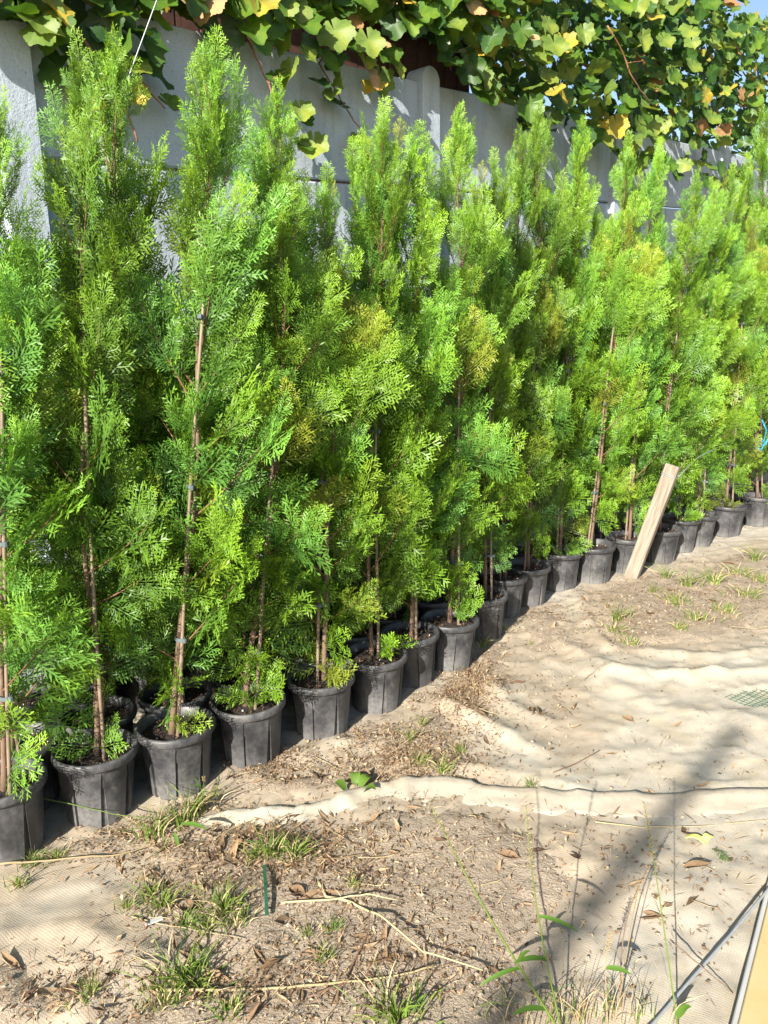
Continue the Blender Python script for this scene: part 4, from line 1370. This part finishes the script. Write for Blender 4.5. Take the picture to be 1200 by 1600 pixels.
for (u_, v_) in ((230, 1300), (330, 1262), (440, 1198), (560, 1150), (660, 1095), (770, 985), (850, 955), (960, 905), (1050, 880)):
    pts.append(np.stack([nr.normal(u_, 38, 260), nr.normal(v_, 12, 260)], 1))
pts = np.concatenate(pts)
GP = np.array([tuple(G(u, min(max(v, 800), 1700)))[:2] for u, v in pts])
a_, b_, _ = fields(GP)
GZ = np.maximum(a_, b_)
for (x, y), z in zip(GP, GZ):
    L = nr.uniform(0.005, 0.020); w = L * nr.uniform(0.12, 0.5) + 0.0015
    if nr.random() < 0.28: L = nr.uniform(0.025, 0.065); w = nr.uniform(0.0014, 0.0028)
    d = nr.normal(0, 1, 3); d[2] *= 0.35; d /= np.linalg.norm(d)
    sdv = np.cross(d, [nr.normal(0, .4), nr.normal(0, .4), 1]); sdv /= np.linalg.norm(sdv)
    p = np.array([x, y, z + 0.002 + abs(d[2]) * L * 0.4])
    bI = len(lv)
    h = np.array([0, 0, nr.uniform(0.0, 0.003)])
    lv += [p - d * L / 2, p + sdv * w / 2 + h, p + d * L / 2, p - sdv * w / 2 + h]
    lq.append((bI, bI + 1, bI + 2, bI + 3)); la += [nr.random()] * 4
lit = link("leaf_litter", mesh_np("leaf_litter", np.array(lv), lq, attrs={'tone': la}, mats=[M_LITTER]))
tag(lit, "fine brown litter of crumbled leaves and straw strewn over the ground", "litter", kind="stuff")

# fine gravel and clods on the dirt
gv, gt = [], []
px = np.concatenate([np.stack([nr.uniform(100, 950, 1500), nr.uniform(1270, 1660, 1500)], 1), np.stack([nr.normal(850, 40, 300), nr.normal(1010, 25, 300)], 1), np.stack([nr.normal(1040, 90, 450), nr.normal(960, 35, 450)], 1), np.stack([nr.normal(640, 90, 600), nr.normal(1190, 35, 600)], 1)])
GP = np.array([tuple(G(u, min(max(v, 800), 1700)))[:2] for u, v in px])
a_, b_, _ = fields(GP); GZ = np.maximum(a_, b_); isd = b_ > a_ - 0.002
oct_ = np.array([(1, 0, 0), (0, 1, 0), (-1, 0, 0), (0, -1, 0), (0, 0, 1), (0, 0, -1)], float)
of = [(0, 1, 4), (1, 2, 4), (2, 3, 4), (3, 0, 4), (1, 0, 5), (2, 1, 5), (3, 2, 5), (0, 3, 5)]
for (x, y), z, k in zip(GP, GZ, isd):
    if not k: continue
    s = nr.uniform(0.0015, 0.0045) * (2.0 if nr.random() < 0.06 else 1)
    bI = len(gv)
    gv += list(oct_ * s * nr.uniform(0.7, 1.3, (6, 3)) + np.array([x, y, z + s * 0.3]))
    gt += [(a + bI, b + bI, c + bI) for a, b, c in of]
gr = link("gravel", mesh_np("gravel", np.array(gv), None, gt, mats=[M_DIRT]))
tag(gr, "fine grit and clods scattered over the sandy dirt", "gravel", kind="stuff")

def stone_mesh(seed):
    r = np.random.default_rng(seed)
    V, T = [], []
    t = (1 + 5 ** .5) / 2
    ico = np.array([(-1, t, 0), (1, t, 0), (-1, -t, 0), (1, -t, 0), (0, -1, t), (0, 1, t), (0, -1, -t), (0, 1, -t), (t, 0, -1), (t, 0, 1), (-t, 0, -1), (-t, 0, 1)]) / 1.9
    T = [(0, 11, 5), (0, 5, 1), (0, 1, 7), (0, 7, 10), (0, 10, 11), (1, 5, 9), (5, 11, 4), (11, 10, 2), (10, 7, 6), (7, 1, 8), (3, 9, 4), (3, 4, 2), (3, 2, 6), (3, 6, 8), (3, 8, 9), (4, 9, 5), (2, 4, 11), (6, 2, 10), (8, 6, 7), (9, 8, 1)]
    return mesh_np("stone", ico * r.uniform(0.7, 1.2, (12, 1)) * np.array([1, .8, .6]), None, T, mats=[M_STONE], smooth=False)
STONES = [stone_mesh(i) for i in range(5)]
for (c, sd, n) in [((845, 1005), (35, 20), 22), ((870, 1120), (25, 40), 14), ((960, 985), (50, 22), 14), ((1030, 955), (60, 25), 16), ((690, 1190), (40, 25), 10), ((560, 1380), (200, 70), 16), ((600, 1520), (200, 50), 10), ((1000, 1130), (100, 60), 6)]:
    for k in range(n):
        s = lr.uniform(0.004, 0.011)
        o = link("stone", STONES[lr.randrange(5)])
        o.location = ground_pt(lr.gauss(c[0], sd[0]), lr.gauss(c[1], sd[1]), s * 0.25)
        o.rotation_euler = (lr.uniform(0, 6), lr.uniform(0, 6), lr.uniform(0, 6)); o.scale = (s, s, s)
        tag(o, "small pale stone " + where(o.location), "stone", "small stones on the ground")

def twig(px, r0, name, label, mat, group=None, lift=0.004, cat="twig", tone=0.6):
    mb = MB()
    pts = [ground_pt(u, v, lift + (0 if len(q) == 0 else q[0])) for (u, v, *q) in px]
    d = []
    for i in range(len(pts) - 1):
        for k in range(4): d.append(pts[i].lerp(pts[i + 1], k / 4) + Vector((lr.uniform(-.002, .002), lr.uniform(-.002, .002), lr.uniform(0, .002))))
    d.append(pts[-1])
    mb.tube(d, [r0 * (1 - 0.6 * i / len(d)) for i in range(len(d))], 5, a=[tone] * (5 * len(d) + 2))
    o = link(name, mb.mesh(name, [mat], smooth=True))
    tag(o, label, cat, group)
    return o
for k in range(64):
    c, sd, n = HOT[lr.randrange(len(HOT))]
    u, v = lr.gauss(c[0], sd[0] * 1.2), lr.gauss(c[1], sd[1] * 1.2)
    an, L = lr.uniform(0, 6.28), lr.uniform(15, 75)
    bnd = lr.gauss(0, 8)
    twig([(u, v), (u + L * .5 * math.cos(an) + bnd, v + L * .25 * math.sin(an)), (u + L * math.cos(an), v + L * .5 * math.sin(an), lr.uniform(0, .02))], lr.uniform(0.0012, 0.0024), "dry_twig",
         "thin dry twig " + where(G(u, min(max(v, 800), 1700))), M_STRAW, "dry twigs on the ground", tone=lr.random())
twig([(865, 1216), (900, 1198), (937, 1176)], 0.003, "dry_twig", "dark thin twig lying alone on the pale fabric", M_BARK, "dry twigs on the ground", tone=0)
twig([(245, 1551), (340, 1553), (430, 1556), (520, 1546), (610, 1538), (680, 1530, .02)], 0.005, "fallen_stalk", "long pale dry stem lying along the bottom of the picture", M_STRAW, tone=0.55, cat="stem")
twig([(480, 1568), (540, 1545), (560, 1500), (575, 1470, .01), (578, 1440, .02)], 0.003, "fallen_stalk", "crooked dark dry stem standing over the long pale stem", M_BARK, tone=0, cat="stem")
twig([(497, 1385), (510, 1410), (545, 1416), (570, 1430), (600, 1458, .03), (660, 1513, .03), (755, 1536, .02)], 0.005, "dry_grass_stalk", "bent straw-coloured grass stalk lying on the sand, kinked in the middle", M_STRAW, tone=0.95, cat="stalk")
twig([(440, 1420), (520, 1418, .01), (575, 1415, .02), (620, 1425, .02)], 0.0035, "dry_grass_stalk", "straight pale straw stalk crossing the kinked stalk's end", M_STRAW, tone=1.0, cat="stalk")
twig([(0, 1365, .03), (60, 1358, .02), (130, 1350, .02), (190, 1342, .01), (260, 1318)], 0.004, "dry_grass_stalk", "dry grey-brown stalk lying below the pots, lower left", M_STRAW, tone=0.4, cat="stalk")
twig([(-10, 1320, .14), (40, 1298, .13), (110, 1297, .10), (180, 1298, .06), (250, 1296, .03)], 0.0025, "green_runner", "thin green grass runner stretched in front of the nearest pots", M_GRASS, tone=0.6, cat="grass")
twig([(930, 1290), (1000, 1293), (1100, 1291), (1230, 1284)], 0.0024, "yellow_string", "yellowish string lying along the fabric below the hem", M_STRAW, cat="string", tone=0.8)
twig([(205, 1440), (250, 1455), (330, 1470, .01), (385, 1478)], 0.0018, "dry_twig", "hair-thin arched twig at the edge of the woven fabric", M_STRAW, "dry twigs on the ground", tone=.7)
twig([(1045, 1500, .05), (1090, 1525, .03), (1145, 1558)], 0.0022, "dry_twig", "dark straight twig lying left of the painted strip", M_BARK, "dry twigs on the ground", tone=0)

# ------------------------------------------------------------------ grass tufts and weeds
def tuft_mesh(seed, n, h, spread, dry=0.2):
    r = np.random.default_rng(seed)
    mb = MB()
    for k in range(n):
        a = r.uniform(0, 6.28); d = abs(r.normal(0, spread))
        p = Vector((d * math.cos(a), d * math.sin(a), -0.004))
        lean = r.uniform(0.2, 1.1); a2 = a + r.normal(0, 0.8)
        L = h * r.uniform(0.5, 1.2)
        pts, wd = [], []
        for i in range(5):
            t = i / 4
            pts.append(p + Vector((math.cos(a2) * lean * L * t * t * 0.9, math.sin(a2) * lean * L * t * t * 0.9, L * t * (1 - 0.35 * lean * t))))
            wd.append(max(0.0006, 0.0042 * (1 - t) ** 0.6))
        isd = r.random() < dry
        mb.strip(pts, wd, Vector((math.cos(a2 + 0.5), math.sin(a2 + 0.5), 0.6)).normalized(), a=r.uniform(0.2, 1.0), m=1 if isd else 0, fold=0.3)
    return mb.mesh("grass_tuft", [M_GRASS, M_STRAW])
TUFTS = [tuft_mesh(400 + i, [46, 70, 34, 60, 40][i], [0.05, 0.07, 0.06, 0.05, 0.09][i], [0.025, 0.03, 0.02, 0.04, 0.02][i], [.12, .15, .3, .35, .45][i]) for i in range(5)]
TUFTPOS = [(430, 1335, 0, 1), (460, 1345, 1, .8), (395, 1350, 2, .8), (235, 1400, 0, .9), (255, 1425, 1, .7), (290, 1450, 0, .8), (350, 1430, 1, .9), (320, 1458, 0, .8), (370, 1450, 3, .8), (285, 1530, 1, 1.1), (310, 1545, 0, 1.1),
           (260, 1575, 3, .8), (620, 1596, 1, 1.1), (355, 1590, 0, .9), (520, 1458, 0, .6), (500, 1505, 3, .5), (830, 1233, 0, .55), (690, 1210, 2, .9), (655, 1200, 3, .8), (640, 1165, 4, .7), (720, 1180, 2, .9),
           (965, 975, 4, 1.3), (958, 990, 3, 1.2), (985, 1010, 3, 1.1), (1055, 945, 3, 1.5), (1090, 975, 3, 1.3), (1115, 915, 4, 1.4), (1150, 900, 3, 1.6), (1180, 880, 4, 1.5), (1060, 990, 2, 1.1), (1130, 960, 3, 1.4), (1190, 910, 3, 1.4), (1075, 920, 4, 1.4), (1040, 905, 4, 1.3), (1165, 935, 3, 1.5),
           (660, 1140, 4, .6), (755, 1010, 4, .9), (780, 985, 3, .8), (710, 1050, 4, .5), (240, 1310, 4, .9), (285, 1290, 4, 1.0), (310, 1270, 4, 1.1), (50, 1350, 0, .8), (90, 1340, 2, .7), (420, 1345, 4, .8), (1020, 930, 4, .7), (570, 1110, 2, .5),
           (200, 1425, 2, .6), (480, 1470, 2, .5), (145, 1575, 2, .8), (30, 1385, 2, .7), (550, 1390, 2, .5), (830, 1010, 2, .4)]
for (u, v, k, s) in TUFTPOS:
    if v > 1200: s *= 1.3
    o = link("grass_tuft", TUFTS[k]); o.location = ground_pt(u, v); o.rotation_euler = (0, 0, lr.uniform(0, 6.28)); o.scale = (s, s, s)
    tag(o, "%s grass tuft " % ["short green", "thick green", "thin", "straw-mixed", "tall straw-mixed"][k] + where(o.location), "grass", "grass tufts on the ground")

def weed(base, tip, label, bow=0.1, r0=0.0022, leaves=(), seed_head=True, mat=None, tone=0.5, ydrift=0.10, spread_n=1):
    b = ground_pt(*base)
    t = atY(tip[0], tip[1], b.y + ydrift)
    mb = MB()
    side = Vector((bow, 0.03, 0))
    def curve(f): return b.lerp(t, f) + side * math.sin(math.pi * f)
    pts = [curve(k / 10) for k in range(11)]
    mb.tube(pts, [r0 * (1 - 0.7 * k / 10) for k in range(11)], 5, a=[tone] * 57)
    root = link("grass_weed", mb.mesh("weed_stem", [mat or M_GRASS], smooth=True))
    tag(root, label, "weed", "tall weeds in the foreground")
    if seed_head:
        mb = MB()
        for k in range(34):
            f = 0.70 + 0.30 * k / 34
            p = curve(f)
            a = k * 2.4
            d = Vector((math.cos(a) * 0.7, math.sin(a) * 0.7, 0.8)).normalized()
            mb.strip([p, p + d * 0.005, p + d * 0.010], [0.0006, 0.0028, 0.0005], Vector((math.sin(a), -math.cos(a), 0.2)).normalized(), a=0.3, m=0, fold=.2)
        link("seed_head", mb.mesh("seed_head", [M_STRAW]), root)
    for (f, du, dz, L, w) in leaves:
        mb = MB()
        p = curve(f)
        pp = [p + Vector((du * L * k / 6, -0.25 * L * k / 6, L * dz * (k / 6) - 0.35 * L * (k / 6) ** 2)) for k in range(7)]
        mb.strip(pp, [w * x for x in (0.5, 0.9, 1, 1, 0.85, 0.55, 0.06)], Vector((0, -0.5, 1)).normalized(), a=0.15, fold=0.25)
        link("blade", mb.mesh("blade", [M_GRASS], smooth=True), root)
    return root
weed((885, 1625), (675, 1262), "long green grass stalk leaning far left with two broad blades", -0.02, 0.0034, ((0.28, -1, 0.1, 0.10, 0.010), (0.30, 0.25, 0.9, 0.10, 0.010), (0.12, -0.7, 0.5, 0.12, 0.012)), ydrift=0.12, tone=0.7)
weed((880, 1620), (822, 1258), "thin green grass stalk rising between the leaning stalk and the pole shadow", -0.01, 0.0026, ((0.30, -0.8, 0.5, 0.10, 0.012), (0.48, 0.9, 0.1, 0.10, 0.010)), ydrift=0.14, tone=0.6)
weed((1060, 1610), (1006, 1252), "slender green grass stalk left of the painted strip", 0.01, 0.0022, ((0.05, 0.2, 0.9, 0.10, 0.016),), ydrift=0.14, tone=0.7)
weed((970, 1575), (1016, 1350), "dark dry seeding weed stalk near the bottom right", -0.015, 0.0024, (), True, M_BARK, 0.0, 0.08)
weed((965, 1580), (1000, 1372), "dry brown weed stalk beside the dark seeding stalk", 0.012, 0.0018, (), True, M_STRAW, 0.1, 0.08)
weed((950, 1600), (955, 1455), "short dry weed with open seed head at the bottom", 0.0, 0.0016, ((0.5, 0.8, 0.3, 0.07, 0.012),), True, M_STRAW, 0.4, 0.05)
weed((300, 1262), (318, 1215), "small yellow-green grass sprig standing before the second whole pot", 0.01, 0.0014, ((0.3, 0.6, 0.6, 0.06, 0.006), (0.5, -0.6, 0.6, 0.05, 0.006)), True, M_GRASS, 0.9, 0.02)
weed((240, 1340), (290, 1268), "grass sprig with a broad dark green blade by the second whole pot", 0.02, 0.0018, ((0.6, 0.9, 0.3, 0.10, 0.013), (0.4, 0.2, -0.6, 0.08, 0.012)), False, M_GRASS, 0.6, 0.05)
mb = MB()
for k in range(120):
    b = ground_pt(lr.gauss(900, 75), lr.gauss(1590, 14))
    a2 = lr.uniform(0, 6.28); L = lr.uniform(0.03, 0.13); ln = lr.uniform(0.2, 1.0)
    pts_ = [b + Vector((math.cos(a2) * ln * L * t * t, math.sin(a2) * ln * L * t * t, L * t * (1 - .3 * ln * t))) for t in (0, .25, .5, .75, 1)]
    mb.strip(pts_, [0.003, 0.0026, 0.002, 0.0014, 0.0004], Vector((math.cos(a2 + .6), math.sin(a2 + .6), .5)).normalized(), a=lr.random(), m=lr.choice([0, 1, 1, 1]), fold=.2)
tag(link("dry_grass_clump", mb.mesh("dry_grass_clump", [M_GRASS, M_STRAW])), "matted clump of dry grass at the foot of the tall weeds", "grass", kind="stuff")

# plantain seedling, plastic scraps, net, feather-like sprig
pl = empty("seedling", ground_pt(555, 1243))
tag(pl, "small round-leaved green seedling growing beside the rolled hem", "seedling")
for (dx, dy, a2, s) in ((-0.03, -0.01, 2.6, 0.05), (0.015, 0.01, 0.8, 0.055), (0.03, -0.015, -0.3, 0.045), (0, 0.03, 1.6, 0.05)):
    mb = MB()
    pp = [Vector((math.cos(a2) * s * t, math.sin(a2) * s * t, 0.010 + 0.03 * math.sin(t * 2.4))) for t in (0, .2, .4, .6, .8, 1)]
    mb.strip(pp, [s * w for w in (.15, .55, .75, .72, .5, .05)], Vector((0, 0, 1)), a=0.35, fold=0.25)
    o = link("leaf", mb.mesh("seedling_leaf", [M_GRASS], smooth=True), pl); o.location = (dx, dy, 0)
def scrap(name, px0, px1, w, th, mat, label, cat, lift=0.01, bend=0.0):
    a, b = ground_pt(*px0, lift), ground_pt(*px1, lift)
    mb = MB()
    d = (b - a); L = d.length
    n = 6
    V, Q_ = [], []
    for i in range(n + 1):
        p = a + d * i / n + Vector((0, 0, bend * math.sin(math.pi * i / n)))
        s = Vector((-d.y, d.x, 0)).normalized() * w / 2
        V += [p - s, p + s, p + s * .9 + Vector((0, 0, th)), p - s * .9 + Vector((0, 0, th))]
    for i in range(n):
        for k in range(4):
            k2 = (k + 1) % 4
            Q_.append((4 * i + k, 4 * i + k2, 4 * i + 4 + k2, 4 * i + 4 + k))
    Q_ += [(3, 2, 1, 0), (4 * n, 4 * n + 1, 4 * n + 2, 4 * n + 3)]
    mb.add(V, Q_)
    o = link(name, mb.mesh(name, [mat]))
    return tag(o, label, cat)
scrap("plastic_strip", (418, 1444), (414, 1366), 0.010, 0.004, M_NET, "narrow dark green plastic strip standing out of the litter", "plastic strip", 0.012, 0.01)
scrap("plastic_scrap", (228, 1457), (255, 1446), 0.016, 0.004, M_WHITEP, "small white plastic scrap lying among the green tufts", "plastic scrap", 0.006)
scrap("plastic_scrap", (1073, 1308), (1102, 1320), 0.020, 0.003, M_YEL, "crumpled yellow plastic scrap on the fabric right of the long shadow", "plastic scrap", 0.006, 0.012)
scrap("plastic_scrap", (1100, 1318), (1110, 1311), 0.022, 0.004, M_YEL, "tiny folded yellow plastic end beside the crumpled yellow scrap", "plastic scrap", 0.008, 0.01)
mb = MB()
p0 = ground_pt(1117, 1326, 0.006); p1 = ground_pt(1136, 1352, 0.006)
V, Qs, A = SPRAYS[2]
d = np.array(p1 - p0); L = np.linalg.norm(d); d /= L
y = np.cross([0, 0, 1.0], d); y /= np.linalg.norm(y)
me = mesh_np("green_sprig", (V * np.array([L, L * .8, 0.05])) @ np.stack([d, y, np.array([0, 0, 1.0])]) + np.array(p0), Qs, attrs={'tone': A * .8, 'hue': np.full(len(V), .6)}, mats=[M_CON])
tag(link("conifer_sprig", me), "small fallen green conifer sprig below the yellow scrap", "sprig")
mb = MB()
c = poly_px([(1125, 1095), (1160, 1083), (1260, 1078), (1265, 1108), (1180, 1112)])
mnx, mxx, mny, mxy = c[:, 0].min(), c[:, 0].max(), c[:, 1].min(), c[:, 1].max()
for dirn in (R(35), R(125)):
    dx, dy = math.cos(dirn), math.sin(dirn)
    ctr = c.mean(0)
    for k in range(-30, 31):
        o_ = ctr + np.array([-dy, dx]) * k * 0.022
        run = []
        for t in np.arange(-0.7, 0.7, 0.02):
            p = o_ + np.array([dx, dy]) * t
            if sdist(p[None, :], c)[0] < 0: run.append(p)
        if len(run) > 2:
            a, b_, _ = fields(np.array(run)); zz = np.maximum(a, b_)
            mb.tube([(p[0], p[1], z + 0.005) for p, z in zip(run[::3] + [run[-1]], list(zz[::3]) + [zz[-1]])], 0.0014, 3, cap=False)
tag(link("plastic_net", mb.mesh("plastic_net", [M_NET])), "scrap of fine green plastic netting flat on the fabric at the right edge", "net")

print("objects", len(bpy.data.objects), "tris", sum(sum(len(p.vertices) - 2 for p in me.polygons) for me in bpy.data.meshes if len(me.polygons) < 2000) + sum(2 * len(me.polygons) for me in bpy.data.meshes if len(me.polygons) >= 2000))
